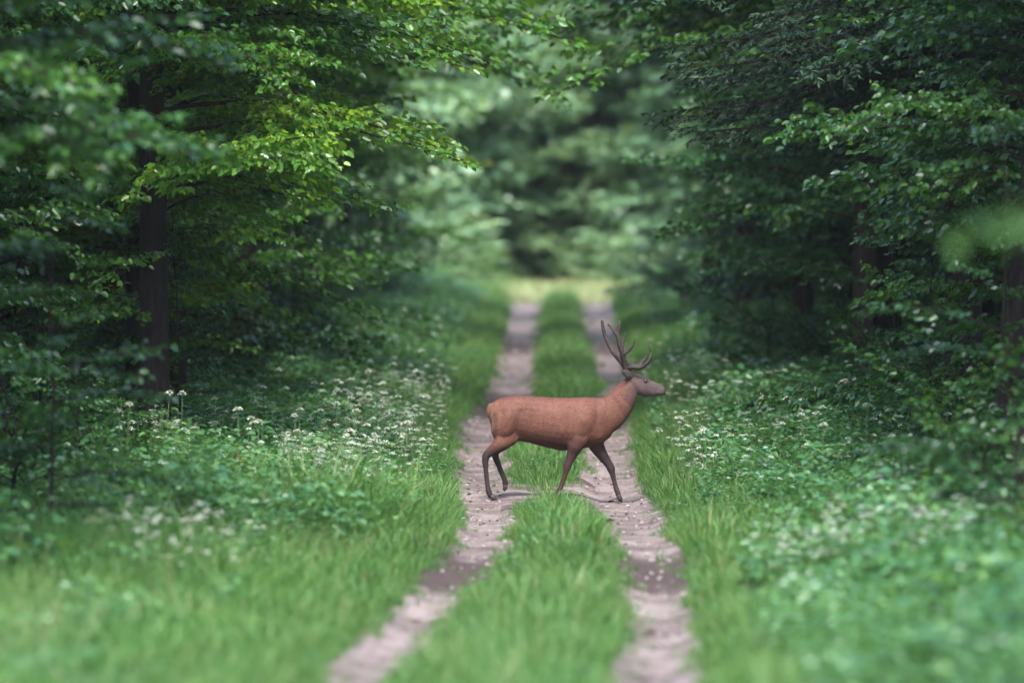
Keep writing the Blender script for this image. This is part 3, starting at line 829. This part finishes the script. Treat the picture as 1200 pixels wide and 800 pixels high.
def coarse(acc, r, c, rad, n, size, m=0, outward=0.0):
    """Loose high foliage above the picture: big leaf sprays spread through an ellipsoid."""
    u = unit(r.normal(0, 1, (n, 3))) * (r.uniform(.25, 1, n) ** .4)[:, None] * np.array(rad)
    az = r.uniform(0, 6.28, n); D = np.stack([np.cos(az), np.sin(az), r.normal(-.2, .2, n)], 1)
    Nn = unit(np.stack([r.normal(0, .4, n), r.normal(0, .4, n), np.ones(n)], 1) + outward * unit(u))
    L = size * r.uniform(.6, 1.3, n)
    leaf_quads(acc, np.array(c) + u, D, Nn, L, L * .42, m, np.clip(r.normal(.45, .15, n), 0, 1), simple=True)

def tree_meshes(r, H, tr, limbs, lib, upper=None, lean=(0, 0), leafmat='leaf', crook=.06):
    """limbs: (height, azimuth, library length, tilt, scale). Returns trunk and crown meshes."""
    wood, crown = Acc(), Acc()
    n = 14; t = np.linspace(0, 1, n)
    path = np.stack([lean[0] * t * H + np.cumsum(r.normal(0, crook, n)) * .6 * t, lean[1] * t * H + np.cumsum(r.normal(0, crook, n)) * .6 * t, t * H - .25], 1)
    rad = tr * (1 - .8 * t) + tr * .45 * np.exp(-t * H / .35)
    tube(wood, path, rad, 12)
    for (z, az, L, tilt, scl) in limbs:
        k = lib[L]; ax, ar, acc = k[int(r.integers(0, len(k)))]
        p0 = np.array([np.interp(z, path[:, 2], path[:, q]) for q in range(3)])
        M3 = rotz(az) @ roty(-tilt) * scl
        fl = 1 if r.uniform() < .5 else -1
        def xf(v): return (v * np.array([1, fl, 1])) @ M3.T + p0
        tube(wood, xf(ax), ar * scl * 1.2, 6, cap=False)
        crown.addacc(acc, xf, tshift=float(r.normal(0, .17)))
    if upper:
        for (c, rd, nn, sz) in upper: coarse(crown, r, (path[-1, 0] * c[2] / H + c[0], path[-1, 1] * c[2] / H + c[1], c[2]), rd, nn, sz, outward=1.2 if leafmat == 'leaf_far' else 0)
    return wood.mesh("trunk", [M['bark']], True), crown.mesh("crown", [M[leafmat], M['twig']])

def auto_limbs(r, n, z0, z1, lens, toward=None, spread=3.14, tilt=(.0, .35), scl=(.85, 1.15)):
    out = []
    for i in range(n):
        z = z0 + (z1 - z0) * (i + r.uniform(0, 1)) / n
        az = r.uniform(-3.14, 3.14) if toward is None else toward + r.uniform(-spread, spread)
        out.append((z, az, lens[int(r.integers(0, len(lens)))], r.uniform(*tilt), r.uniform(*scl)))
    return out

def plant(name, meshes, x, Y, rz, label, cat, group=None, scale=1.0):
    e = empty(name, (x, Y, gz(x, Y)), rz); e.scale = (scale,) * 3
    tag(e, label, cat, group)
    link(bpy.data.objects.new("trunk", meshes[0]), e); link(bpy.data.objects.new("crown", meshes[1]), e)
    return e

UP = lambda z=11, rx=2.4, n=450: [((0, 0, z), (rx, rx, 3.6), n, .5)]
rt = np.random.default_rng(33)
edge_var = [tree_meshes(rt, 13 + i % 3, .17 + .03 * (i % 3), auto_limbs(rt, 46, .5, 7.4, (1.7, 2.5, 2.5, 3.4)), BR, UP(11 + .5 * (i % 3), 2.6, 520)) for i in range(5)]
inner_var = [tree_meshes(rt, 15, .2 + .04 * i, auto_limbs(rt, 14, 2.2, 7.5, (1.7, 2.6)), BRF, UP(10, 4.4, 2600)) for i in range(3)]
spruce_var = [tree_meshes(rt, 15, .2, auto_limbs(rt, 44, 1.2, 9.5, (2.2, 3.0, 2.2), tilt=(-.05, .12)), BRS, [((0, 0, 11.5), (1.5, 1.5, 3.5), 420, .4)], leafmat='needle', crook=.02) for i in range(2)]
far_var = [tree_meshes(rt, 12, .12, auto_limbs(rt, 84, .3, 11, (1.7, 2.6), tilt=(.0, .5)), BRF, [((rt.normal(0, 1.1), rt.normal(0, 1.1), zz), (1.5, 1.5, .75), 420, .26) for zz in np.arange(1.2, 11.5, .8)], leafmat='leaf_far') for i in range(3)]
sapling_var = [tree_meshes(rt, 4.2, .03, auto_limbs(rt, 16, .5, 4.0, (1.0, 1.7), scl=(.6, .95)), BR, None, leafmat='leaf_shrub', crook=.05) for i in range(3)]
def bush_mesh(r, n, h, lib=BR, L=(1.0, 1.7)):
    limbs = [(r.uniform(.15, h * .55), r.uniform(-3.14, 3.14), L[int(r.integers(0, len(L)))], r.uniform(.1, .9), r.uniform(.55, .9)) for _ in range(n)]
    return tree_meshes(r, h, .018, limbs, lib, None, leafmat='leaf_shrub', crook=.05)
bush_var = [bush_mesh(rt, 17, 1.9) for _ in range(3)]

def px(p, Y): return (p - 600.0) * Y / F_PX
def py_z(row, Y): return CAM_Z - (row - HORIZON) * Y / F_PX

# --- trees that can be told apart
def hero(name, x, Y, H, tr, limbs, label, cat='tree', lib=BR, upper=None, leafmat='leaf', lean=(0, 0), seed=1):
    r = np.random.default_rng(seed)
    return plant(name, tree_meshes(r, H, tr, limbs, lib, upper, lean, leafmat), x, Y, 0, label, cat)
rh = np.random.default_rng(51)
RIGHT, LEFT, TOCAM = 0.0, math.pi, -math.pi / 2
hero("broadleaf_tree", px(165, 68), 68, 15, .2, auto_limbs(rh, 26, 2.7, 7.5, (2.5, 3.4), RIGHT, 1.5) + [(zz, TOCAM + da, 2.5, .1, 1.0) for zz, da in ((2.9, .3), (3.2, -.4), (3.6, .7), (4.0, 0), (4.5, -.6), (5.0, .4), (5.6, -.1))] + auto_limbs(rh, 8, 1.0, 2.7, (1.7,), RIGHT - .6, .9) + auto_limbs(rh, 8, 2.5, 7, (2.5,), LEFT, 1.4), "thick dark reddish trunk standing in the undergrowth left of the white flowers", upper=UP(), leafmat="leaf_lime", seed=5)
hero("broadleaf_tree", px(312, 92), 92, 15, .18, auto_limbs(rh, 30, 2.6, 8.5, (2.5, 3.4), RIGHT, 1.6) + auto_limbs(rh, 8, 2.5, 8, (2.5,), LEFT, 1.2), "slim dark trunk half hidden by bright leaves, behind the thick reddish trunk", upper=UP(), leafmat="leaf_lime", seed=6)
hero("broadleaf_tree", -4.1, 61, 14, .19, auto_limbs(rh, 26, 2.9, 6.8, (2.5, 3.4, 3.4), RIGHT, 1.3) + [(5.0, RIGHT + .25, 3.4, .22, 1.15), (5.4, RIGHT - .2, 3.4, .2, 1.2), (5.7, RIGHT + .05, 3.4, .25, 1.25), (4.6, RIGHT + .5, 3.4, .15, 1.1)] + auto_limbs(rh, 8, 1.2, 6, (1.7,), LEFT, 1.4), "broadleaf tree whose long leafy bough hangs out over the track, upper left", upper=UP(), leafmat="leaf_lime", seed=7)
hero("broadleaf_tree", px(-75, 44), 44, 13, .24, auto_limbs(rh, 12, 3.3, 5.4, (1.7, 2.5), RIGHT, 1.0) + auto_limbs(rh, 6, 3, 6, (2.5,), LEFT, 1.5), "nearest dark tree with blurred leaves in the upper left corner", upper=UP(9.5, 3.0, 500), seed=8)
hero("broadleaf_tree", px(992, 93), 93, 15, .19, auto_limbs(rh, 22, 3.2, 8, (2.5, 3.4), LEFT, 1.5) + auto_limbs(rh, 8, 3.5, 8, (2.5,), RIGHT, 1.2), "dark straight trunk with bare foot standing in the herbs right of the stag", upper=UP(), seed=9)
hero("broadleaf_tree", px(1170, 56), 56, 13, .15, auto_limbs(rh, 20, 2.6, 6.5, (1.7, 2.5), LEFT, 1.3), "leaning dark trunk at the right edge above the big bushes", upper=UP(9.5, 3.0, 500), lean=(.10, 0), seed=10)
hero("broadleaf_tree", px(1035, 80), 80, 14, .16, auto_limbs(rh, 34, 2.0, 7.5, (2.5, 3.4), LEFT, 1.5), "leafy tree with glossy pale green sprays between the dark spruces on the right", upper=UP(), leafmat="leaf_cool", seed=12)
hero("spruce_tree", px(835, 112), 112, 17, .22, auto_limbs(rh, 60, 1.0, 11, (2.2, 2.2, 1.4), tilt=(-.05, .1)), "dark bluish spruce standing at the far right side of the track", lib=BRS, upper=[((0, 0, 13), (1.4, 1.4, 3), 300, .4)], leafmat='needle', seed=13)
hero("spruce_tree", 5.6, 66, 17, .25, auto_limbs(rh, 30, 4.2, 7.5, (3.0,), LEFT, 1.3, tilt=(-.02, .12), scl=(1.0, 1.45)) + auto_limbs(rh, 12, 3.6, 9, (3.0,), RIGHT, 1.3, tilt=(-.02, .12)), "tall spruce with long drooping boughs reaching over the track, upper right", lib=BRS, upper=[((0, 0, 11.5), (2.2, 2.2, 3), 500, .4)], leafmat='needle', seed=14)

for x, Y, az, n, z0, z1, lb, sd in ((-3.9, 78, RIGHT, 16, 5.0, 8.5, "leaning broadleaf tree reaching a dark leafy roof over the track from the left", 71), (4.6, 84, LEFT, 16, 5.3, 9, "leaning broadleaf tree reaching a dark leafy roof over the track from the right", 72), (-4.4, 69, RIGHT, 13, 4.9, 7.5, "slender tree bending dark leafy boughs across the top of the track, nearest on the left", 74), (4.9, 74, LEFT, 13, 5.0, 8, "slender tree bending dark leafy boughs across the top of the track, nearest on the right", 75), (4.3, 99, LEFT, 14, 6.2, 9.5, "tall broadleaf tree whose high boughs close the roof farther along on the right", 76), (-3.8, 96, RIGHT, 14, 6.3, 9.5, "tall broadleaf tree whose high boughs close the roof farther along on the left", 73), (-3.4, 107, RIGHT, 14, 6.3, 10, "far soft focus tree leaning its high boughs over the track from the left", 77), (5.0, 109, LEFT, 14, 6.6, 10, "far soft focus tree leaning its high boughs over the track from the right", 78)):
    hero("broadleaf_tree", x, Y, 14, .18, auto_limbs(rh, n, z0, z1, (3.4,), az, .75, tilt=(.12, .3), scl=(1.2, 1.55)) + auto_limbs(rh, 14, 1.5, 7, (1.7, 2.5), az, 1.6), lb, upper=UP(11, 2.3, 300), leafmat='leaf_lime' if sd in (71, 74) else 'leaf', seed=sd)

# --- rows of trees along the track and in the wood
spots_l = [(-7.2, 50, "dark blurred leafy tree at the left edge, just behind the nearest dark tree"), (-7.0, 57, "leafy tree at the left edge between the nearest dark tree and the yellow green one"),
           (-6.7, 67, "leafy tree at the left edge level with the yellow green one, deeper in the shade"),
           (-5.6, 74, "leafy tree right behind the thick reddish trunk on the left"), (-5.0, 81, "leafy tree between the thick reddish trunk and the slim dark trunk on the left"), (-4.6, 88, "leafy tree just in front of the slim half hidden trunk on the left"),
           (-5.0, 99, "leafy tree just behind the slim half hidden trunk on the left"), (-4.2, 107, "soft focus leafy tree behind the dark stretch on the left"), (-5.2, 115, "farthest shaded leafy tree on the left before the pale clearing")]
spots_r = [(6.9, 47, "blurred leafy tree at the right edge, nearest on that side"), (6.3, 61, "leafy tree at the right behind the leaning dark trunk"), (7.6, 71, "leafy tree beside the tall drooping spruce on the right"), (6.6, 86, "leafy tree in front of the straight trunk with the bare foot on the right"),
           (6.2, 100, "leafy tree right behind the straight trunk with the bare foot"), (7.6, 106, "soft focus leafy tree beside the dark bluish spruce on the right"), (7.2, 115, "farthest shaded leafy tree on the right before the pale clearing")]
for side, (sp, gp) in enumerate(((spots_l, "leafy trees along the left of the track"), (spots_r, "leafy trees along the right of the track"))):
    for i, (x, Y, lb) in enumerate(sp):
        plant("broadleaf_tree", edge_var[(i * 2 + side) % 5], x + rt.normal(0, .25), Y, rt.uniform(0, 6.28), lb, "tree", gp, rt.uniform(.92, 1.1))
for side, sg, gp, lb in ((0, -1, "trees deep in the wood on the left", "tall tree in the deep shade of the wood on the left"), (1, 1, "trees deep in the wood on the right", "tall tree in the deep shade of the wood on the right")):
    for i in range(24):
        row, k = i % 3, i // 3
        Y = 48 + k * 10.5 + row * 3.5 + rt.uniform(-2, 2); x = sg * (8.0 + row * 3.2 + rt.uniform(-.8, .8))
        if 116 < Y < 150 and abs(x) < 13: continue
        m = spruce_var[i % 2] if (i % 5 == 2) else inner_var[i % 3]
        plant("forest_tree", m, x, Y, rt.uniform(0, 6.28), lb, "tree", gp, rt.uniform(.9, 1.15))
far_spots = [(px(540, 143), 143, .9), (px(500, 140), 140, 1.1), (px(585, 150), 150, .8), (px(735, 145), 145, 1.05), (px(700, 147), 147, 1.05), (px(790, 142), 142, 1.0), (px(455, 136), 136, 1.0), (px(830, 146), 146, 1.1), (px(560, 160), 160, 1.1), (px(740, 158), 158, 1.2), (px(566, 146), 146, .95), (px(686, 149), 149, .9), (px(634, 143), 143, .72), (px(652, 163), 163, .7), (px(600, 162), 162, .75), (px(880, 138), 138, 1.0), (px(400, 145), 145, 1.1)]
for i, (x, Y, sc_) in enumerate(far_spots):
    sd_ = 'left' if x / Y < .004 else 'right'
    p_gap = Y == 143 and sc_ == .72
    plant("broadleaf_tree", far_var[i % 3], x, Y, rt.uniform(0, 6.28), "small pale tree standing in the dusky gap straight above the end of the track" if p_gap else f"pale leafy tree {sd_} of the dusky gap where the track ends", "tree", None if p_gap else f"pale trees {sd_} of the gap at the far end", sc_)
plant("spruce_tree", spruce_var[0], px(612, 166), 166, 1.0, "dusky blue green spruce in the gap beyond the end of the track", "tree", None, 1.1)
plant("spruce_tree", spruce_var[1], px(650, 169), 169, 2.0, "second dusky spruce in the gap, just right of the other one", "tree", None, 1.1)
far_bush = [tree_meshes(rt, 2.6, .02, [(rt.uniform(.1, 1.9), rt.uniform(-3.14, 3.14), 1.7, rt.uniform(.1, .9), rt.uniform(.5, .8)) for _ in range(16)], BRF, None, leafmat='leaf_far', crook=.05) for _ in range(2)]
for i, (p, Y, sc_) in enumerate([(505, 118, 1.1), (535, 124, 1.0), (470, 112, 1.2), (560, 133, .7), (520, 131, 1.2), (720, 131, .8), (760, 127, .9), (700, 140, .7), (790, 120, .8), (660, 150, 1.0), (600, 147, .8), (625, 154, 1.2), (740, 119, .75), (775, 114, .8)]):
    sd_ = 'left' if p < 640 else 'right'
    plant("bush", far_bush[i % 2], px(p, Y), Y, rt.uniform(0, 6.28), f"pale soft focus bush {sd_} of the far end of the track", "bush", f"pale bushes {sd_} of the far end of the track", sc_)

# --- saplings and bushes
for i, (p, Y, s, lb) in enumerate([(60, 47, .8, "blurred thin sapling at the left edge above the near grass"), (215, 62, .8, "thin leafy sapling just left of the white flower patch"), (345, 84, .8, "thin leafy sapling beside the slim half hidden trunk"),
        (420, 100, .75, "soft focus sapling at the wood edge left of the far track"), (455, 112, .9, "farthest sapling at the wood edge left of the far track"), (1090, 60, .75, "thin sapling in front of the bushes by the right edge"),
        (1178, 51, .95, "leafy sapling in front of the leaning trunk at the right edge"), (1050, 72, .9, "sapling with pale glossy leaves right of the straight dark trunk"), (905, 88, .85, "slender sapling in the herbs left of the straight dark trunk"), (880, 104, .9, "soft focus sapling in front of the dark bluish spruce"), (820, 118, .8, "farthest sapling beside the track on the right")]):
    plant("sapling", sapling_var[i % 3], px(p, Y), Y, rt.uniform(0, 6.28), lb, "sapling", f"saplings on the {'left' if p < 600 else 'right'} verge", s)
for i, (p, Y, s, lb) in enumerate([(20, 52, 1.0, "dark bush at the left edge, lowest in the picture"), (95, 56, .85, "dark leafy bush second from the left edge above the grass"), (150, 60, .75, "low bush just left of the shaded white flowers"), (40, 62, 1.0, "shaded bush behind the dark bush at the left edge"),
        (240, 74, .8, "leafy bush at the foot of the thick reddish trunk"), (380, 98, .8, "soft bush at the foot of the slim half hidden trunk"), (430, 108, .8, "soft bush beside the far dark stretch on the left"),
        (1190, 44, .95, "blurred bush at the right edge, nearest on that side"), (1125, 49, .9, "blurred bush next in from the nearest one on the right"), (1195, 53, 1.1, "tall bush at the right edge under the leaning trunk"), (1120, 57, .95, "dark bush left of the tall one under the leaning trunk"),
        (1075, 66, .85, "leafy bush behind the white flowers at the right"), (1010, 84, .7, "low bush in front of the straight dark trunk on the right"), (905, 80, 1.0, "broad bush in the herbs above the white flowers right of the stag"), (965, 76, 1.0, "leafy bush hiding the foot of the trees, next to the broad bush on the right"), (1040, 70, 1.05, "tall leafy bush right of the straight dark trunk"), (800, 106, .9, "soft bush by the far track at the foot of the dark bluish spruce"), (930, 98, .8, "soft bush left of the straight dark trunk on the right"), (860, 112, .8, "soft bush just right of the foot of the dark bluish spruce")]):
    plant("bush", bush_var[i % 3], px(p, Y), Y, rt.uniform(0, 6.28), lb, "bush", f"bushes on the {'left' if p < 600 else 'right'} verge", s)
# near sapling whose leaves are thrown far out of focus at the right edge
r = np.random.default_rng(61)
plant("sapling", tree_meshes(r, 3.4, .025, [(2.65, LEFT + .1, 1.0, .25, .8), (2.9, LEFT - .5, 1.0, .3, .6), (2.4, 1.0, 1.0, .3, .8)], BR, None, leafmat='leaf_shrub'), 2.75, 22, 0,
      "near sapling with a very blurred leafy twig at the right edge", "sapling")

# --- the wood behind: one mass of foliage
acc = Acc()
for sg in (-1, 1):
    n = 30000
    x = sg * r1.uniform(14.5, 26, n); Y = r1.uniform(60, 190, n); z = ground_h(x, Y) + r1.uniform(.1, 13, n)
    az = r1.uniform(0, 6.28, n); D = np.stack([np.cos(az), np.sin(az), r1.normal(-.2, .3, n)], 1)
    Nn = unit(np.stack([r1.normal(0, .6, n), r1.normal(0, .6, n), np.ones(n)], 1)); L = r1.uniform(.6, 1.1, n)
    leaf_quads(acc, np.stack([x, Y, z], 1), D, Nn, L, L * .42, 0, np.clip(r1.normal(.35, .15, n), 0, 1), simple=True)
n = 34000
x = r1.uniform(-28, 28, n); Y = r1.uniform(170, 200, n); z = ground_h(x, Y) + r1.uniform(.1, 1, n) ** .9 * 15
az = r1.uniform(0, 6.28, n); D = np.stack([np.cos(az), np.sin(az), r1.normal(-.2, .3, n)], 1)
Nn = unit(np.stack([r1.normal(0, .6, n), r1.normal(-.3, .6, n), np.ones(n)], 1)); L = r1.uniform(.8, 1.3, n)
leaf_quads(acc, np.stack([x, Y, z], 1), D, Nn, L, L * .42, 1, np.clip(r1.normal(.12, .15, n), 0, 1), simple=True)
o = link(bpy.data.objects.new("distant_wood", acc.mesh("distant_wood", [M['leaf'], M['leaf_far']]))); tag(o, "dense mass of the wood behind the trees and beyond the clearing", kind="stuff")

# unseen high canopy added to shade the wood on both sides of the track
acc = Acc()
n = 26000
x = r1.uniform(-24, 24, n); Y = r1.uniform(46, 113, n); z = ground_h(x, Y) + r1.uniform(8.5, 15, n)
ok = np.abs(x - .3) > 5.3 + noise2(x, Y, 5, 2) * .8; x, Y, z = x[ok], Y[ok], z[ok]; n = len(x)
az = r1.uniform(0, 6.28, n); D = np.stack([np.cos(az), np.sin(az), r1.normal(-.2, .2, n)], 1)
Nn = unit(np.stack([r1.normal(0, .4, n), r1.normal(0, .4, n), np.ones(n)], 1)); L = r1.uniform(.5, .9, n)
leaf_quads(acc, np.stack([x, Y, z], 1), D, Nn, L, L * .42, 0, np.clip(r1.normal(.4, .15, n), 0, 1), simple=True)
o = link(bpy.data.objects.new("forest_canopy", acc.mesh("forest_canopy", [M['leaf']]))); tag(o, "unseen high leaf canopy added to shade the wood on both sides of the track", kind="stuff")

# unseen wood added beside and behind the camera to block low sky light
acc = Acc()
n = 130000
x = np.where(r1.uniform(0, 1, n) < .55, r1.uniform(-9, 9, n), r1.uniform(-20, 20, n)); Y = r1.uniform(-48, 48, n); z = ground_h(x, Y) + r1.uniform(.3, 15, n)
ok = (np.abs(x) > np.maximum(5.0, .108 * Y + 1.2)) | (Y < -30); x, Y, z = x[ok], Y[ok], z[ok]; n = len(x)
az = r1.uniform(0, 6.28, n); D = np.stack([np.cos(az), np.sin(az), r1.normal(-.2, .3, n)], 1)
Nn = unit(np.stack([r1.normal(0, .6, n), r1.normal(0, .6, n), np.ones(n)], 1)); L = r1.uniform(.2, .4, n) * np.where(np.abs(x) > 9, 1.7, 1)
leaf_quads(acc, np.stack([x, Y, z], 1), D, Nn, L, L * .42, 0, np.clip(r1.normal(.4, .15, n), 0, 1))
o = link(bpy.data.objects.new("near_wood", acc.mesh("near_wood", [M['leaf']]))); tag(o, "unseen leafy wood added on both sides of the near track and behind it to block light", kind="stuff")

# ------------------------------------------------------------------ white umbel flowers on the verges
def umbel_meshes(r, h):
    st, hd = Acc(), Acc()
    lean = r.normal(0, .05, 2)
    top = np.array([lean[0], lean[1], h])
    tube(st, [(0, 0, -.03), top * np.array([.4, .4, .5]), top], [.004, .0035, .003], 4)
    n = 16; a = np.arange(n) * 2.4; rr = .046 * np.sqrt((np.arange(n) + .5) / n)
    for i in range(n):
        c = top + np.array([rr[i] * math.cos(a[i]), rr[i] * math.sin(a[i]), .035 - 15 * rr[i] ** 2])
        tube(st, [top - [0, 0, .01], c], [.0012, .001], 3, cap=False)
        m = 3; az = r.uniform(0, 6.28) + np.arange(m) * 2.1
        D = np.stack([np.cos(az), np.sin(az), r.normal(.1, .5, m)], 1)
        leaf_quads(hd, np.repeat(c[None], m, 0), D, np.tile([0, 0, 1.0], (m, 1)), np.full(m, .018), np.full(m, .012), 0, r.uniform(0, 1, m), simple=True)
    for q in range(3):
        b = top * (.3 + .2 * q); az = r.uniform(0, 6.28, 3); D = np.stack([np.cos(az), np.sin(az), np.full(3, .2)], 1)
        leaf_quads(st, np.repeat(b[None], 3, 0), D, np.tile([0, 0, 1.0], (3, 1)), r.uniform(.05, .09, 3), r.uniform(.015, .025, 3), 0, np.full(3, .5))
    return st.mesh("stem", [M['stem']]), hd.mesh("flower_head", [M['petal']])
um = [umbel_meshes(rt, h) for h in (.72, .8, .88, .98)]
patches = [
    (120, -2.4, -.95, 58, 75, "white umbel flower in the thick patch left of the stag", "white flowers in the patch left of the stag"),
    (60, -4.6, -2.2, 54, 68, "white umbel flower in the shade left of the main flower patch", "white flowers in the shade on the left"),
    (10, -2.2, -1.1, 76, 88, "white umbel flower by the dark stretch of the left track", "white flowers beyond the left patch"),
    (60, 1.9, 3.8, 57, 84, "white umbel flower in the grass to the right of the stag", "white flowers right of the stag"),
    (36, 3.0, 5.0, 54, 66, "white umbel flower near the shaded bushes on the right", "white flowers near the right bushes"),
    (16, -4.0, -2.0, 45, 50, "blurred white flower on the near left verge", "blurred white flowers on the near left verge"),
    (9, -3.3, -1.7, 42.3, 47, "very blurred white flower in the pale drift at the lower left", "white flower drift at the lower left"),
    (14, 2.0, 4.3, 40, 47, "blurred white flower among pale herbs on the near right verge", "blurred white flowers on the near right verge"),
]
for n, x0, x1, y0, y1, lb, gp in patches:
    for i in range(n):
        x, Y = rt.uniform(x0, x1), rt.uniform(y0, y1)
        a = um[int(rt.integers(0, 4))]
        e = empty("umbel_flower", (x, Y, gz(x, Y)), rt.uniform(0, 6.28)); e.scale = (rt.uniform(.45, 1.12) * (.7 if Y < 50 else 1),) * 3
        tag(e, lb, "flower", gp)
        link(bpy.data.objects.new("stem", a[0]), e); link(bpy.data.objects.new("flower_head", a[1]), e)

# soft drifts of the same flowers, too many and too small to count
def drift_proto(r):
    acc = Acc()
    for q in range(5):
        b = np.array([r.normal(0, .1), r.normal(0, .1), 0]); top = b + np.array([r.normal(0, .04), r.normal(0, .04), r.uniform(.45, .8)])
        tube(acc, [b, (b + top) / 2, top], [.003, .0025, .002], 3, 1, .5, cap=False)
        n = 18; a = r.uniform(0, 6.28, n); rr = .034 * np.sqrt(r.uniform(0, 1, n))
        P = top + np.stack([rr * np.cos(a), rr * np.sin(a), .02 - 14 * rr ** 2], 1)
        D = np.stack([np.cos(a), np.sin(a), r.normal(.1, .4, n)], 1)
        leaf_quads(acc, P, D, np.tile([0, 0, 1.0], (n, 1)), np.full(n, .015), np.full(n, .009), 0, r.uniform(0, 1, n), simple=True)
    return acc
PX_, PY_ = [], []
for n, x0, x1, y0, y1 in ((260, -2.5, -.95, 54, 76), (90, -4.2, -2.2, 55, 68), (170, 1.8, 4.2, 56, 82), (100, 2.0, 5.0, 41.5, 46.5), (16, -3.3, -2.0, 42.0, 44.6)):
    a, b = r1.uniform(x0, x1, n), r1.uniform(y0, y1, n); k = noise2(a * 1.5, b * .6, .9, 2) > -.12
    PX_.append(a[k]); PY_.append(b[k])
x, Y = np.concatenate(PX_), np.concatenate(PY_)
scatter_object("flower_drift", [drift_proto(r1) for _ in range(3)], np.stack([x, Y, ground_h(x, Y)], 1), r1.integers(0, 3, len(x)), r1.uniform(0, 6.28, len(x)), r1.uniform(.7, 1.1, len(x)),
               [M['petal'], M['stem']], "soft drifts of tiny white flowers over the herbs of both verges", seed=6)

# ------------------------------------------------------------------ haze in the air
def haze():
    x0, x1, y0, y1, z0, z1 = -1000, 1000, -500, 1000, -3, 24
    v = [(x, y, z) for x in (x0, x1) for y in (y0, y1) for z in (z0, z1)]
    f = [(0, 1, 3, 2), (4, 6, 7, 5), (0, 4, 5, 1), (2, 3, 7, 6), (0, 2, 6, 4), (1, 5, 7, 3)]
    me = bpy.data.meshes.new("haze"); me.from_pydata(v, [], f)
    m, nt, out = mat("thin_haze")
    pv = N(nt, "ShaderNodeVolumePrincipled"); pv.inputs["Color"].default_value = (.85, .95, 1, 1); pv.inputs["Density"].default_value = .0001
    nt.links.new(pv.outputs[0], out.inputs[1]); me.materials.append(m)
    o = link(bpy.data.objects.new("haze", me)); tag(o, "thin moist haze in the forest air", kind="stuff")
haze()
